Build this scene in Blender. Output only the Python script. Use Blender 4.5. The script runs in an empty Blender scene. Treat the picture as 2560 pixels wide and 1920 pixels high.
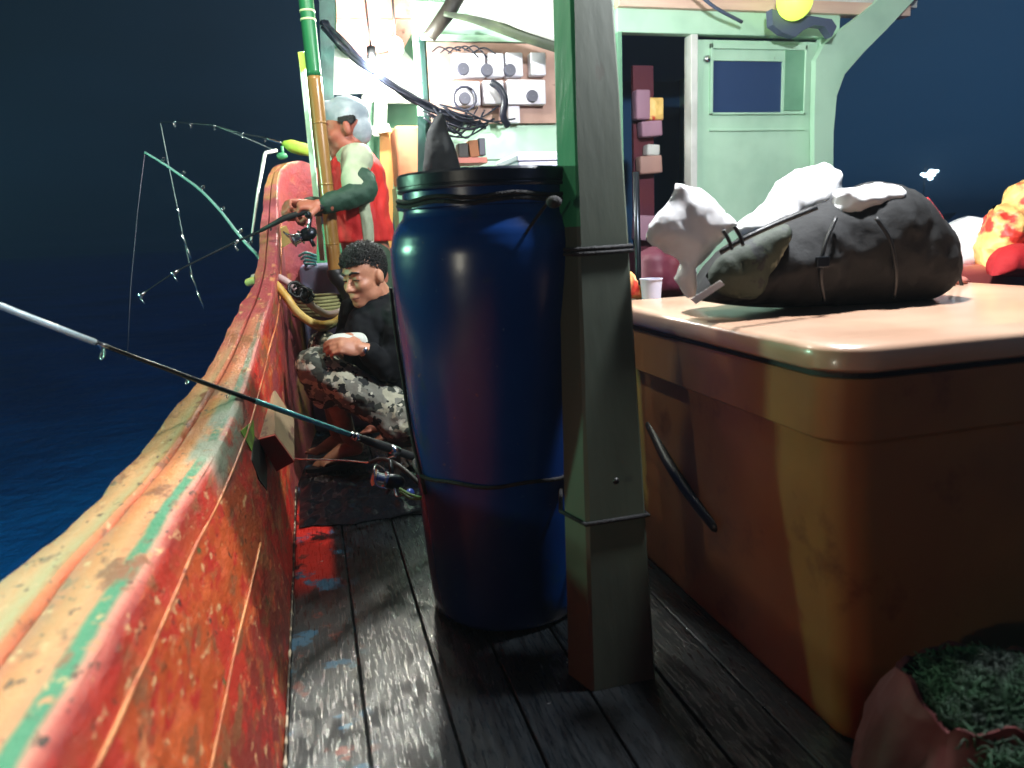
import bpy, bmesh, math, random
from mathutils import Vector, Matrix, noise
from mathutils.geometry import delaunay_2d_cdt
random.seed(7)
S = bpy.context.scene
C = bpy.data.collections.new("scene"); S.collection.children.link(C)
R_ = math.radians
# ------------------------------------------------------------------ camera
F = 1850.0; EYE = Vector((0, 0, 1.05))
CM = Matrix.Rotation(R_(-14.7), 3, 'Z') @ Matrix.Rotation(R_(90 - 11.5), 3, 'X') @ Matrix.Rotation(R_(-2.6), 3, 'Z')
cam = bpy.data.cameras.new("camera"); co = bpy.data.objects.new("camera", cam); C.objects.link(co)
co.matrix_world = Matrix.Translation(EYE) @ CM.to_4x4()
cam.sensor_width = 36; cam.lens = 36 * F / 2560; cam.clip_start = 0.02; cam.clip_end = 5000
cam.dof.use_dof = True; cam.dof.focus_distance = 2.75; cam.dof.aperture_fstop = 2.8
S.camera = co
def ray(x, y): return CM @ Vector(((x - 1280) / F, -(y - 960) / F, -1))
def P(x, y, Y):
    "point of the world at depth Y (metres forward along the deck) seen at photo pixel x, y"
    d = ray(x, y); return EYE + d * (Y / d.y)
def PZ(x, y, Z):
    d = ray(x, y); return EYE + d * ((Z - EYE.z) / d.z)
# ------------------------------------------------------------------ world: night sky
W = bpy.data.worlds.new("World"); S.world = W; W.use_nodes = True
nt = W.node_tree; nt.nodes.clear()
wo = nt.nodes.new('ShaderNodeOutputWorld'); bg = nt.nodes.new('ShaderNodeBackground')
tc = nt.nodes.new('ShaderNodeTexCoord'); wn = nt.nodes.new('ShaderNodeTexNoise'); wn.inputs['Scale'].default_value = 2.2; wn.inputs['Detail'].default_value = 4
mp = nt.nodes.new('ShaderNodeMapping'); mp.inputs['Scale'].default_value = (1, 1, 3.5)
sx = nt.nodes.new('ShaderNodeSeparateXYZ'); mr = nt.nodes.new('ShaderNodeMapRange')
mr.inputs['From Min'].default_value = -0.1; mr.inputs['From Max'].default_value = 0.85
ml = nt.nodes.new('ShaderNodeMath'); ml.operation = 'MULTIPLY_ADD'; ml.inputs[1].default_value = 0.35; 
cr = nt.nodes.new('ShaderNodeValToRGB'); cr.color_ramp.elements[0].position = 0.1; cr.color_ramp.elements[0].color = (0.0022, 0.009, 0.018, 1)
cr.color_ramp.elements[1].position = 1.0; cr.color_ramp.elements[1].color = (0.012, 0.045, 0.10, 1)
nt.links.new(tc.outputs['Generated'], mp.inputs['Vector']); nt.links.new(mp.outputs[0], wn.inputs['Vector'])
nt.links.new(tc.outputs['Generated'], sx.inputs[0]); nt.links.new(sx.outputs['X'], mr.inputs['Value'])
nt.links.new(wn.outputs['Fac'], ml.inputs[0]); nt.links.new(mr.outputs[0], ml.inputs[2]); nt.links.new(ml.outputs[0], cr.inputs[0])
nt.links.new(cr.outputs[0], bg.inputs['Color']); nt.links.new(bg.outputs[0], wo.inputs[0]); bg.inputs['Strength'].default_value = 1.0
# ------------------------------------------------------------------ exposure
S.view_settings.view_transform = 'Standard'; S.view_settings.look = 'None'; S.view_settings.exposure = 0; S.view_settings.gamma = 1
HAZE = .0018
S.cycles.volume_max_steps = 64; S.cycles.volume_bounces = 0; S.cycles.use_denoising = True; S.cycles.max_bounces = 6; S.cycles.sample_clamp_indirect = 4.0; S.cycles.caustics_reflective = False; S.cycles.caustics_refractive = False
# the boat's lamps, plus added ones (their bulbs and shades are built further down at the same places)
def light(name, loc, power, color, radius=0.04):
    l = bpy.data.lights.new(name, 'POINT'); l.energy = power; l.color = color; l.shadow_soft_size = radius
    o = bpy.data.objects.new(name, l); o.location = loc; C.objects.link(o); return o
LAMP_CABIN = P(932, 178, 4.15)
LAMP_GLARE = P(990, 118, 4.85)  # lamp added to widen the glare round the cabin lamp
LAMP_RAIL = Vector((-2.0, -0.3, 1.08))
LAMP_SEA = Vector((0.06, 2.9, 2.6))
LAMP_RIGHT = Vector((1.38, 1.74, 2.2))
LAMP_OUT = Vector((-1.95, 3.25, 1.45))
light("cabin_lamp_light", LAMP_CABIN + Vector((0, -0.08, -.02)), 130, (.97, 1, .92), .04)
light("glare_lamp_light", LAMP_GLARE + Vector((-.02, -.06, -.02)), 120, (1, .96, .82), .05)
light("rail_lamp_light", LAMP_RAIL, 34, (1, .94, .74), .05)
light("sea_lamp_light", LAMP_SEA, 85, (.98, 1, .84), .05)
light("outboard_lamp_light", LAMP_OUT, 150, (.42, 1, .66), .07)
light("right_lamp_light", LAMP_RIGHT, 270, (.95, .97, 1), .06)
RAIL_FILL = Vector((0.02, 0.62, 2.45)); RAIL_FILL_AIM = Vector((-.42, 1.2, .35))  # unseen spot added to brighten the near rail alone
fl = bpy.data.lights.new("rail_fill_spot", 'SPOT'); fl.energy = 115; fl.color = (1, .97, .88); fl.spot_size = R_(44); fl.spot_blend = .55; fl.shadow_soft_size = .04
flo = bpy.data.objects.new("rail_fill_spot", fl); C.objects.link(flo); flo.location = RAIL_FILL; flo.rotation_euler = (RAIL_FILL_AIM - RAIL_FILL).to_track_quat('-Z', 'Y').to_euler()
# ------------------------------------------------------------------ materials
def lin(c):
    return tuple((v / 255 / 12.92 if v / 255 <= .04045 else ((v / 255 + .055) / 1.055) ** 2.4) for v in c) + (1,)
def N(nt, t, **k):
    n = nt.nodes.new(t)
    for a, b in k.items():
        if a in n.inputs: n.inputs[a].default_value = b
        else: setattr(n, a, b)
    return n
def mat(name, col, rough=.6, metal=0, col2=None, scale=8, detail=5, ramp=(.4, .6), bump=0, bscale=40, coat=0, spots=None, stretch=(1, 1, 1), emit=None, spec=.5, trans=0, sheen=0, rough2=None):
    m = bpy.data.materials.new(name); m.use_nodes = True; t = m.node_tree; b = t.nodes['Principled BSDF']; L = t.links.new
    b.inputs['Base Color'].default_value = lin(col); b.inputs['Roughness'].default_value = rough; b.inputs['Metallic'].default_value = metal
    b.inputs['Coat Weight'].default_value = coat; b.inputs['Coat Roughness'].default_value = .12; b.inputs['Specular IOR Level'].default_value = spec
    b.inputs['Transmission Weight'].default_value = trans; b.inputs['Sheen Weight'].default_value = sheen
    tc = N(t, 'ShaderNodeTexCoord'); mp = N(t, 'ShaderNodeMapping'); mp.inputs['Scale'].default_value = stretch; L(tc.outputs['Object'], mp.inputs[0])
    out = None
    if col2:
        n = N(t, 'ShaderNodeTexNoise', Scale=scale, Detail=detail); L(mp.outputs[0], n.inputs['Vector'])
        r = N(t, 'ShaderNodeValToRGB'); e = r.color_ramp.elements; e[0].position, e[1].position = ramp; e[0].color = lin(col); e[1].color = lin(col2)
        L(n.outputs['Fac'], r.inputs[0]); out = r.outputs[0]
        if rough2 is not None:
            q = N(t, 'ShaderNodeMapRange'); q.inputs['From Min'].default_value, q.inputs['From Max'].default_value = ramp
            q.inputs['To Min'].default_value = rough; q.inputs['To Max'].default_value = rough2; L(n.outputs['Fac'], q.inputs[0]); L(q.outputs[0], b.inputs['Roughness'])
    for sp in (spots or []):
        c3, sc, lo, hi = sp
        n = N(t, 'ShaderNodeTexNoise', Scale=sc, Detail=6, Roughness=.65); L(mp.outputs[0], n.inputs['Vector'])
        q = N(t, 'ShaderNodeMapRange'); q.inputs['From Min'].default_value = lo; q.inputs['From Max'].default_value = hi; L(n.outputs['Fac'], q.inputs[0])
        x = N(t, 'ShaderNodeMix', data_type='RGBA'); L(q.outputs[0], x.inputs[0])
        if out: L(out, x.inputs[6])
        else: x.inputs[6].default_value = lin(col)
        x.inputs[7].default_value = lin(c3); out = x.outputs[2]
    if out: L(out, b.inputs['Base Color'])
    if bump:
        n = N(t, 'ShaderNodeTexNoise', Scale=bscale, Detail=6); L(mp.outputs[0], n.inputs['Vector'])
        u = N(t, 'ShaderNodeBump', Strength=bump, Distance=.01); L(n.outputs['Fac'], u.inputs['Height']); L(u.outputs[0], b.inputs['Normal'])
    if emit:
        b.inputs['Emission Color'].default_value = lin(emit[0]); b.inputs['Emission Strength'].default_value = emit[1]
    return m
M = dict(
 black=mat('black_rubber', (14, 15, 17), .45), cable=mat('cable_sheath', (22, 26, 40), .35, bump=.1),
 steel=mat('bright_steel', (205, 210, 215), .18, 1), dark_metal=mat('dark_metal', (40, 44, 50), .3, .8),
 blue_plastic=mat('blue_drum_plastic', (4, 46, 108), .26, col2=(5, 54, 118), scale=3, bump=.05, bscale=25, spots=[((70, 96, 130), 55, .68, .71), ((20, 60, 100), 6, .6, .7), ((90, 84, 88), 16, .68, .72)]),
 lid=mat('black_lid_plastic', (12, 24, 44), .35, bump=.08, spots=[((50, 60, 74), 40, .66, .7)]),
 post=mat('olive_painted_post', (72, 82, 68), .65, col2=(62, 72, 60), scale=5, bump=.12, bscale=30, stretch=(1, 1, .15), spots=[((60, 62, 50), 22, .66, .7)]),
 post_green=mat('green_painted_post', (52, 150, 98), .5, col2=(40, 128, 84), scale=5, bump=.25, bscale=30, stretch=(1, 1, .15)),
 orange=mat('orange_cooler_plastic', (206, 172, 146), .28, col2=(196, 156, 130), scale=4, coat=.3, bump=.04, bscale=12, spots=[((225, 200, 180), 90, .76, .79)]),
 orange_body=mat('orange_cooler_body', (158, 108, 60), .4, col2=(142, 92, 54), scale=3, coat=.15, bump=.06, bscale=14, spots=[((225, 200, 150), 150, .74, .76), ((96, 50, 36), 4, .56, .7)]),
 seam=mat('rubber_gasket', (20, 16, 18), .6),
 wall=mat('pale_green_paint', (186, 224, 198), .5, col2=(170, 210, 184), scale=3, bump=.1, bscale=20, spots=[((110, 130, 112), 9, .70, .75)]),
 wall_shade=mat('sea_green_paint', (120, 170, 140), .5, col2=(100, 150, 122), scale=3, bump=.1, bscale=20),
 glass=mat('dark_window_glass', (44, 66, 104), .35),
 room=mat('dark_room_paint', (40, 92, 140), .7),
 pink=mat('pink_painted_board', (214, 140, 128), .55, col2=(196, 116, 104), scale=5, bump=.15, spots=[((110, 80, 70), 9, .63, .7)]),
 salmon=mat('salmon_crate_paint', (226, 150, 116), .5, col2=(210, 120, 90), scale=5),
 ply=mat('brown_plywood', (176, 142, 128), .6, col2=(160, 126, 112), scale=6, bump=.1, spots=[((120, 92, 84), 14, .65, .7)]),
 white_box=mat('white_meter_plastic', (225, 222, 232), .4), grey=mat('grey_plastic', (58, 58, 74), .45),
 white=mat('white_paint', (220, 222, 218), .5, col2=(200, 204, 198), scale=6),
 bamboo=mat('golden_bamboo', (146, 108, 58), .35, col2=(136, 98, 44), scale=6, stretch=(1, 1, .1), bump=.1, coat=.2, spots=[((80, 58, 30), 30, .66, .7)]),
 bamboo_green_lit=mat('green_lit_bamboo', (30, 112, 66), .4, col2=(20, 84, 50), scale=5, stretch=(1, 1, .15), coat=.2),
 node=mat('bamboo_joint', (190, 200, 150), .5),
 dark_wood=mat('dark_wood', (52, 44, 36), .55, col2=(34, 30, 26), scale=9, bump=.3, stretch=(1, 1, .2)),
 dark_green=mat('dark_green_wood', (22, 62, 56), .55, col2=(16, 46, 44), scale=9, bump=.2),
 cream_hose=mat('cream_hose', (205, 180, 110), .45, col2=(180, 140, 60), scale=9, ramp=(.42, .6), bump=.2),
 grey_hose=mat('grey_hose', (186, 160, 160), .45, col2=(160, 150, 138), scale=7, bump=.2),
 bag=mat('white_plastic_bag', (253, 253, 255), .3, bump=.6, bscale=22, coat=.2),
 bag_grey=mat('pale_bag_inner', (170, 176, 186), .5, bump=.3, bscale=18),
 pack=mat('black_canvas', (8, 9, 11), .85, col2=(14, 15, 15), scale=4, bump=.35, bscale=34),
 red_cloth=mat('red_cloth', (190, 30, 34), .8, col2=(160, 22, 34), scale=6, bump=.3),
 yellow=mat('yellow_plastic', (246, 204, 120), .5, col2=(214, 60, 44), scale=7, ramp=(.50, .56)),
 red_plastic=mat('red_plastic', (74, 8, 12), .7, bump=.15, bscale=12),
 net=mat('green_netting', (14, 62, 30), .7, col2=(6, 30, 18), scale=14, bump=.6, bscale=60),
 rope=mat('black_rope', (14, 14, 18), .8, bump=.5, bscale=120), rope_green=mat('green_cord', (70, 120, 50), .7),
 skin=mat('skin', (190, 136, 106), .5, col2=(172, 116, 90), scale=12, bump=.1, bscale=60),
 skin_red=mat('sunburnt_skin', (172, 104, 82), .5, col2=(156, 84, 66), scale=10, bump=.1),
 hair=mat('black_hair', (11, 11, 12), .5), lip=mat('lip', (118, 62, 56), .5), nail=mat('toe_nail', (190, 150, 130), .4),
 eye=mat('eye_white', (170, 165, 160), .3), pupil=mat('pupil', (12, 10, 10), .2),
 jacket=mat('black_jacket', (10, 12, 15), .85, col2=(16, 19, 24), scale=5, bump=.35, bscale=14, spec=.2),
 shirt=mat('khaki_shirt', (172, 182, 156), .8, col2=(150, 164, 134), scale=8, bump=.4, bscale=20),
 vest=mat('red_vest', (205, 40, 32), .7, col2=(185, 28, 30), scale=6, bump=.5, bscale=18),
 sleeve=mat('dark_green_sleeve', (26, 62, 46), .7, bump=.4, bscale=30), capm=mat('grey_cap', (176, 186, 194), .8, col2=(130, 144, 154), scale=9, bump=.3),
 shorts=mat('olive_shorts', (52, 74, 56), .8, bump=.4, bscale=20),
 packet=mat('pale_paper_packet', (196, 204, 196), .6, bump=.3, bscale=30), brown=mat('brown_carton', (150, 96, 62), .7),
 teal_rod=mat('teal_grey_rod', (120, 160, 156), .35, .2), blank=mat('black_rod_blank', (36, 44, 50), .25, .3), cyan=mat('cyan_rod_wrap', (110, 200, 205), .25, .3),
 cork=mat('foam_grip', (16, 20, 22), .6), blue_knob=mat('blue_knob', (40, 80, 190), .25), line=mat('fishing_line', (150, 165, 170), .4), purple=mat('purple_line', (74, 66, 84), .6),
 lime=mat('lime_glove', (168, 196, 70), .6, bump=.3), tape=mat('pale_yellow_tape', (222, 212, 140), .5),
 cloth_blue=mat('slate_blue_cloth', (92, 104, 132), .8, col2=(110, 108, 140), scale=5, bump=.5, bscale=14),
 green_board=mat('green_partition', (60, 140, 92), .5, col2=(48, 120, 84), scale=6),
 coil=mat('olive_rope', (128, 128, 84), .8, bump=.5, bscale=60), tarp=mat('black_sheet', (14, 16, 20), .16, bump=.5, bscale=22),
 foam=mat('white_foam_box', (200, 200, 220), .6, bump=.1),
)
def emis(name, c, s):
    m = bpy.data.materials.new(name); m.use_nodes = True; b = m.node_tree.nodes['Principled BSDF']
    b.inputs['Base Color'].default_value = lin(c); b.inputs['Emission Color'].default_value = lin(c); b.inputs['Emission Strength'].default_value = s; return m
def crumple(m, sc=22, st=.9, dist=.02):
    t = m.node_tree; b = t.nodes['Principled BSDF']; tc = N(t, 'ShaderNodeTexCoord'); n = N(t, 'ShaderNodeTexNoise', Scale=6, Detail=3); t.links.new(tc.outputs['Object'], n.inputs['Vector'])
    mx = N(t, 'ShaderNodeMix', data_type='RGBA'); mx.inputs[0].default_value = .12; t.links.new(tc.outputs['Object'], mx.inputs[6]); t.links.new(n.outputs['Color'], mx.inputs[7])
    v = N(t, 'ShaderNodeTexVoronoi', Scale=sc); v.feature = 'SMOOTH_F1'; v.inputs['Smoothness'].default_value = .15; t.links.new(mx.outputs[2], v.inputs['Vector'])
    u = N(t, 'ShaderNodeBump', Strength=st, Distance=dist); t.links.new(v.outputs['Distance'], u.inputs['Height']); t.links.new(u.outputs[0], b.inputs['Normal'])
crumple(M['bag'], 9, .35, .02); M['bag'].node_tree.nodes['Principled BSDF'].inputs['Subsurface Weight'].default_value = .6; M['bag'].node_tree.nodes['Principled BSDF'].inputs['Subsurface Radius'].default_value = (.03, .03, .03)
crumple(M['yellow'], 16, .7, .03); crumple(M['red_plastic'], 9, .5, .03)
M['bulb'] = emis('lit_bulb', (255, 255, 245), 30); M['bulb_lime'] = emis('lit_lime_bulb', (216, 255, 96), 1.35); M['far_light'] = emis('far_boat_lamp', (210, 240, 255), 30)
# camouflage
def camo():
    m = bpy.data.materials.new('camouflage_cloth'); m.use_nodes = True; t = m.node_tree; b = t.nodes['Principled BSDF']; L = t.links.new
    tc = N(t, 'ShaderNodeTexCoord'); cur = None
    base = lin((124, 126, 114))
    for i, (c, sc, th) in enumerate((((176, 176, 152), 11, .53), ((56, 62, 54), 12, .545), ((24, 28, 28), 17, .60), ((190, 190, 172), 24, .62))):
        mp = N(t, 'ShaderNodeMapping'); mp.inputs['Location'].default_value = (i * 3.1, i * 1.7, i); L(tc.outputs['Object'], mp.inputs[0])
        n = N(t, 'ShaderNodeTexNoise', Scale=sc, Detail=2.5, Roughness=.6); L(mp.outputs[0], n.inputs['Vector'])
        q = N(t, 'ShaderNodeMapRange'); q.inputs['From Min'].default_value = th; q.inputs['From Max'].default_value = th + .012; L(n.outputs['Fac'], q.inputs[0])
        x = N(t, 'ShaderNodeMix', data_type='RGBA'); L(q.outputs[0], x.inputs[0])
        if cur: L(cur, x.inputs[6])
        else: x.inputs[6].default_value = base
        x.inputs[7].default_value = lin(c); cur = x.outputs[2]
    L(cur, b.inputs['Base Color']); b.inputs['Roughness'].default_value = .8
    n = N(t, 'ShaderNodeTexNoise', Scale=26, Detail=5); L(tc.outputs['Object'], n.inputs['Vector']); u = N(t, 'ShaderNodeBump', Strength=.5, Distance=.012)
    L(n.outputs['Fac'], u.inputs['Height']); L(u.outputs[0], b.inputs['Normal']); return m
M['camo'] = camo()
# ------------------------------------------------------------------ mesh helpers
def wm(o):
    m = o.matrix_basis.copy()
    while o.parent: o = o.parent; m = o.matrix_basis @ m
    return m
class MB:
    def __init__(s): s.v = []; s.f = []; s.uv = {}
    def add(s, vs, fs):
        o = len(s.v); s.v += [Vector(v) for v in vs]; s.f += [tuple(i + o for i in f) for f in fs]; return o
    def box(s, c, d, rot=None, bev=0):
        bm = bmesh.new(); bmesh.ops.create_cube(bm, size=1)
        for v in bm.verts: v.co = Vector((v.co.x * d[0], v.co.y * d[1], v.co.z * d[2]))
        if bev: bmesh.ops.bevel(bm, geom=list(bm.edges), offset=bev, segments=3, profile=.5, affect='EDGES')
        r = rot if rot is not None else Matrix.Identity(3); c = Vector(c)
        bm.verts.index_update(); s.add([c + r @ v.co for v in bm.verts], [[v.index for v in f.verts] for f in bm.faces]); bm.free(); return s
    def hexa(s, a, b):
        "two quads (4 points each), joined"
        s.add(list(a) + list(b), [(3, 2, 1, 0), (4, 5, 6, 7)] + [(i, (i + 1) % 4, 4 + (i + 1) % 4, 4 + i) for i in range(4)]); return s
    def tube(s, pts, r, n=10, caps=True, round_=False):
        pts = [Vector(p) for p in pts]; rs = r if isinstance(r, (list, tuple)) else [r] * len(pts)
        if round_:
            d0 = (pts[1] - pts[0]).normalized(); d1 = (pts[-1] - pts[-2]).normalized(); a = []; ar = []
            for k in (0.05, .4, .75): a.append(pts[0] - d0 * rs[0] * math.cos(k * math.pi / 2)); ar.append(rs[0] * math.sin(k * math.pi / 2))
            z = []; zr = []
            for k in (.75, .4, 0.05): z.append(pts[-1] + d1 * rs[-1] * math.cos(k * math.pi / 2)); zr.append(rs[-1] * math.sin(k * math.pi / 2))
            pts = a + pts + z; rs = ar + list(rs) + zr
        up = None; vs = []; m = len(pts)
        for i, p in enumerate(pts):
            d = (pts[min(i + 1, m - 1)] - pts[max(i - 1, 0)]).normalized()
            if up is None: up = d.orthogonal().normalized()
            up = (up - d * up.dot(d)).normalized(); w = d.cross(up)
            for k in range(n):
                t = 2 * math.pi * k / n; vs.append(p + (up * math.cos(t) + w * math.sin(t)) * rs[i])
        fs = [(i * n + k, i * n + (k + 1) % n, (i + 1) * n + (k + 1) % n, (i + 1) * n + k) for i in range(m - 1) for k in range(n)]
        if caps: fs += [tuple(range(n))[::-1], tuple(range((m - 1) * n, m * n))]
        s.add(vs, fs); return s
    def lathe(s, prof, c, n=48, rot=None):
        c = Vector(c); vs = []; m = len(prof); r = rot or Matrix.Identity(3)
        for rr, z in prof:
            for k in range(n):
                t = 2 * math.pi * k / n; vs.append(c + r @ Vector((rr * math.cos(t), rr * math.sin(t), z)))
        s.add(vs, [(i * n + k, i * n + (k + 1) % n, (i + 1) * n + (k + 1) % n, (i + 1) * n + k) for i in range(m - 1) for k in range(n)]); return s
    def ell(s, c, r, rot=None, n=14):
        c = Vector(c); q = rot or Matrix.Identity(3); vs = []; m = n // 2 + 1
        for i in range(m):
            a = math.pi * (i + .02) / (m - 1 + .04)
            for k in range(n):
                t = 2 * math.pi * k / n; vs.append(c + q @ Vector((r[0] * math.sin(a) * math.cos(t), r[1] * math.sin(a) * math.sin(t), -r[2] * math.cos(a))))
        fs = [(i * n + k, i * n + (k + 1) % n, (i + 1) * n + (k + 1) % n, (i + 1) * n + k) for i in range(m - 1) for k in range(n)] + [tuple(range(n))[::-1], tuple(range((m - 1) * n, m * n))]
        s.add(vs, fs); return s
    def prism(s, pts, off):
        pts = [Vector(p) for p in pts]; n = len(pts); off = Vector(off)
        s.add(pts + [p + off for p in pts], [tuple(range(n)), tuple(range(n, 2 * n))[::-1]] + [(i, n + i, n + (i + 1) % n, (i + 1) % n) for i in range(n)]); return s
    def build(s, name, m, parent=None, smooth=False, auto=None):
        me = bpy.data.meshes.new(name); 
        inv = wm(parent).inverted() if parent is not None else None
        me.from_pydata([(inv @ v if inv else v) for v in s.v], [], s.f)
        bm = bmesh.new(); bm.from_mesh(me); bmesh.ops.recalc_face_normals(bm, faces=bm.faces); bm.to_mesh(me); bm.free()
        me.materials.append(M[m] if isinstance(m, str) else m)
        if smooth:
            for p in me.polygons: p.use_smooth = True
            if auto: me.set_sharp_from_angle(angle=R_(auto))
        o = bpy.data.objects.new(name, me); C.objects.link(o)
        if parent is not None: o.parent = parent
        return o
def thing(name, label, cat, loc=(0, 0, 0), group=None):
    o = bpy.data.objects.new(name, None); C.objects.link(o); o.location = loc; o.empty_display_size = .1
    o.matrix_world = Matrix.Translation(Vector(loc)); return tag(o, label, cat, group)
def tag(o, label, cat, group=None, kind=None):
    if label: o['label'] = label
    if cat: o['category'] = cat
    if group: o['group'] = group
    if kind: o['kind'] = kind
    return o
def struct(o): o['kind'] = 'structure'; return o
def sm(pts, n=6):
    "Catmull-Rom through the points"
    pts = [Vector(p) for p in pts]; out = []
    q = [pts[0] * 2 - pts[1]] + pts + [pts[-1] * 2 - pts[-2]]
    for i in range(1, len(q) - 2):
        for k in range(n):
            t = k / n; a, b, c, d = q[i - 1:i + 3]
            out.append(.5 * ((2 * b) + (c - a) * t + (2 * a - 5 * b + 4 * c - d) * t * t + (-a + 3 * b - 3 * c + d) * t ** 3))
    out.append(pts[-1]); return out
def fbm(v, f=1, o=4): return noise.fractal(Vector(v) * f, 1.0, 2.0, o)
def inflate(poly, Y, T, wr=.01, wf=14, res=.012, round_=None, squash=1.0, sharp=False):
    "an outline in the X-Z plane at depth Y blown up to thickness 2T: soft bags"
    pts = [P(x, y, Y) for x, y in poly] if not isinstance(poly[0], Vector) else poly
    pts = [pts[i].lerp(pts[(i + 1) % len(pts)], k / 4) + Vector((fbm(pts[i] + Vector((k * .3, 0, 0)), 30) * .006, 0, fbm(pts[i] + Vector((0, k * .3, 5)), 30) * .006)) for i in range(len(pts)) for k in range(4)] if sharp else sm(pts + [pts[0]], 5)[:-1]; p2 = [Vector((p.x, p.z)) for p in pts]; n = len(p2)
    def dist(q):
        best = 9; ins = False
        for i in range(n):
            a, b = p2[i], p2[(i + 1) % n]; ab = b - a; t = max(0, min(1, (q - a).dot(ab) / max(ab.length_squared, 1e-9))); best = min(best, (q - a - ab * t).length)
            if (a.y > q.y) != (b.y > q.y) and q.x < (b.x - a.x) * (q.y - a.y) / (b.y - a.y) + a.x: ins = not ins
        return best if ins else -best
    xs = [p.x for p in p2]; zs = [p.y for p in p2]; inner = []; x = min(xs)
    while x < max(xs):
        z = min(zs)
        while z < max(zs):
            q = Vector((x + random.uniform(-.2, .2) * res, z + random.uniform(-.2, .2) * res))
            if dist(q) > res * .5: inner.append(q)
            z += res
        x += res
    v, e, f, *_ = delaunay_2d_cdt(p2 + inner, [], [list(range(n))], 1, 1e-5)
    D = round_ or T; b = MB(); vs = []; bk = []
    for q in v:
        d = max(0, dist(q)); h = T * math.sqrt(max(0, 1 - (1 - min(d / D, 1)) ** 2))
        s = Vector((q.x * 1.0, q.y * 1.0, Y)); w = (fbm(s, wf) * .7 + 1.1 * (.35 - abs(fbm(Vector((s.x + .5 * s.z, 3, s.z * .6)), wf * .9, 3))) + .5 * (.3 - abs(fbm(s + Vector((3, 1, 0)), wf * 2.1)))) * wr * min(1, d / .02)
        dx = fbm(s + Vector((7, 0, 0)), wf) * wr * .4
        vs.append(Vector((q.x + dx, Y - h - w, q.y))); bk.append(Vector((q.x + dx, Y + h * squash + w, q.y)))
    m = len(v); vs += bk; fs = [tuple(t) for t in f] + [tuple(i + m for i in t[::-1]) for t in f]
    # stitch the rims
    cnt = {}
    for t in f:
        for i in range(3):
            k = (t[i], t[(i + 1) % 3]); kk = (min(k), max(k)); cnt[kk] = None if kk in cnt else k
    for k in cnt.values():
        if k: fs.append((k[1], k[0], k[0] + m, k[1] + m))
    b.add(vs, fs); return b
def soft(o, voxel=.01, smooth_it=4, disp=0, dscale=.08, sub=False):
    r = o.modifiers.new('remesh', 'REMESH'); r.mode = 'VOXEL'; r.voxel_size = voxel; r.use_smooth_shade = True
    s = o.modifiers.new('smooth', 'SMOOTH'); s.iterations = smooth_it; s.factor = .6
    if disp:
        tx = bpy.data.textures.new('folds', 'CLOUDS'); tx.noise_scale = dscale; tx.noise_depth = 3
        d = o.modifiers.new('folds', 'DISPLACE'); d.texture = tx; d.strength = disp; d.mid_level = .5; d.texture_coords = 'GLOBAL'
    return o

# ================================================================== SETTING: water and deck
b = MB()
g = []; nx = 70
def wc(i): t = (i / nx) * 2 - 1; return math.copysign(abs(t) ** 5 * 1500 + abs(t) * 12, t)
vs = []
for i in range(nx + 1):
    for j in range(nx + 1):
        x = wc(i); y = wc(j) + 3; vs.append((x, y, -1.1 + .05 * fbm((x, y, 0), .5)))
b.add(vs, [(i * (nx + 1) + j, (i + 1) * (nx + 1) + j, (i + 1) * (nx + 1) + j + 1, i * (nx + 1) + j + 1) for i in range(nx) for j in range(nx)])
mw = bpy.data.materials.new('night_sea'); mw.use_nodes = True; t = mw.node_tree; pb = t.nodes['Principled BSDF']; L = t.links.new
tcn = N(t, 'ShaderNodeTexCoord'); n1 = N(t, 'ShaderNodeTexNoise', Scale=1.6, Detail=8, Roughness=.6); L(tcn.outputs['Object'], n1.inputs['Vector'])
bu = N(t, 'ShaderNodeBump', Strength=.9, Distance=.25); L(n1.outputs['Fac'], bu.inputs['Height']); L(bu.outputs[0], pb.inputs['Normal'])
n2 = N(t, 'ShaderNodeTexNoise', Scale=.35, Detail=5); L(tcn.outputs['Object'], n2.inputs['Vector'])
r2 = N(t, 'ShaderNodeValToRGB'); r2.color_ramp.elements[0].position = .35; r2.color_ramp.elements[0].color = (.001, .10, .42, 1); r2.color_ramp.elements[1].position = .7; r2.color_ramp.elements[1].color = (.002, .17, .64, 1)
L(n2.outputs['Fac'], r2.inputs[0]); L(r2.outputs[0], pb.inputs['Base Color']); pb.inputs['Roughness'].default_value = .3; pb.inputs['IOR'].default_value = 1.33
struct(b.build('water', mw, smooth=True))

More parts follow.
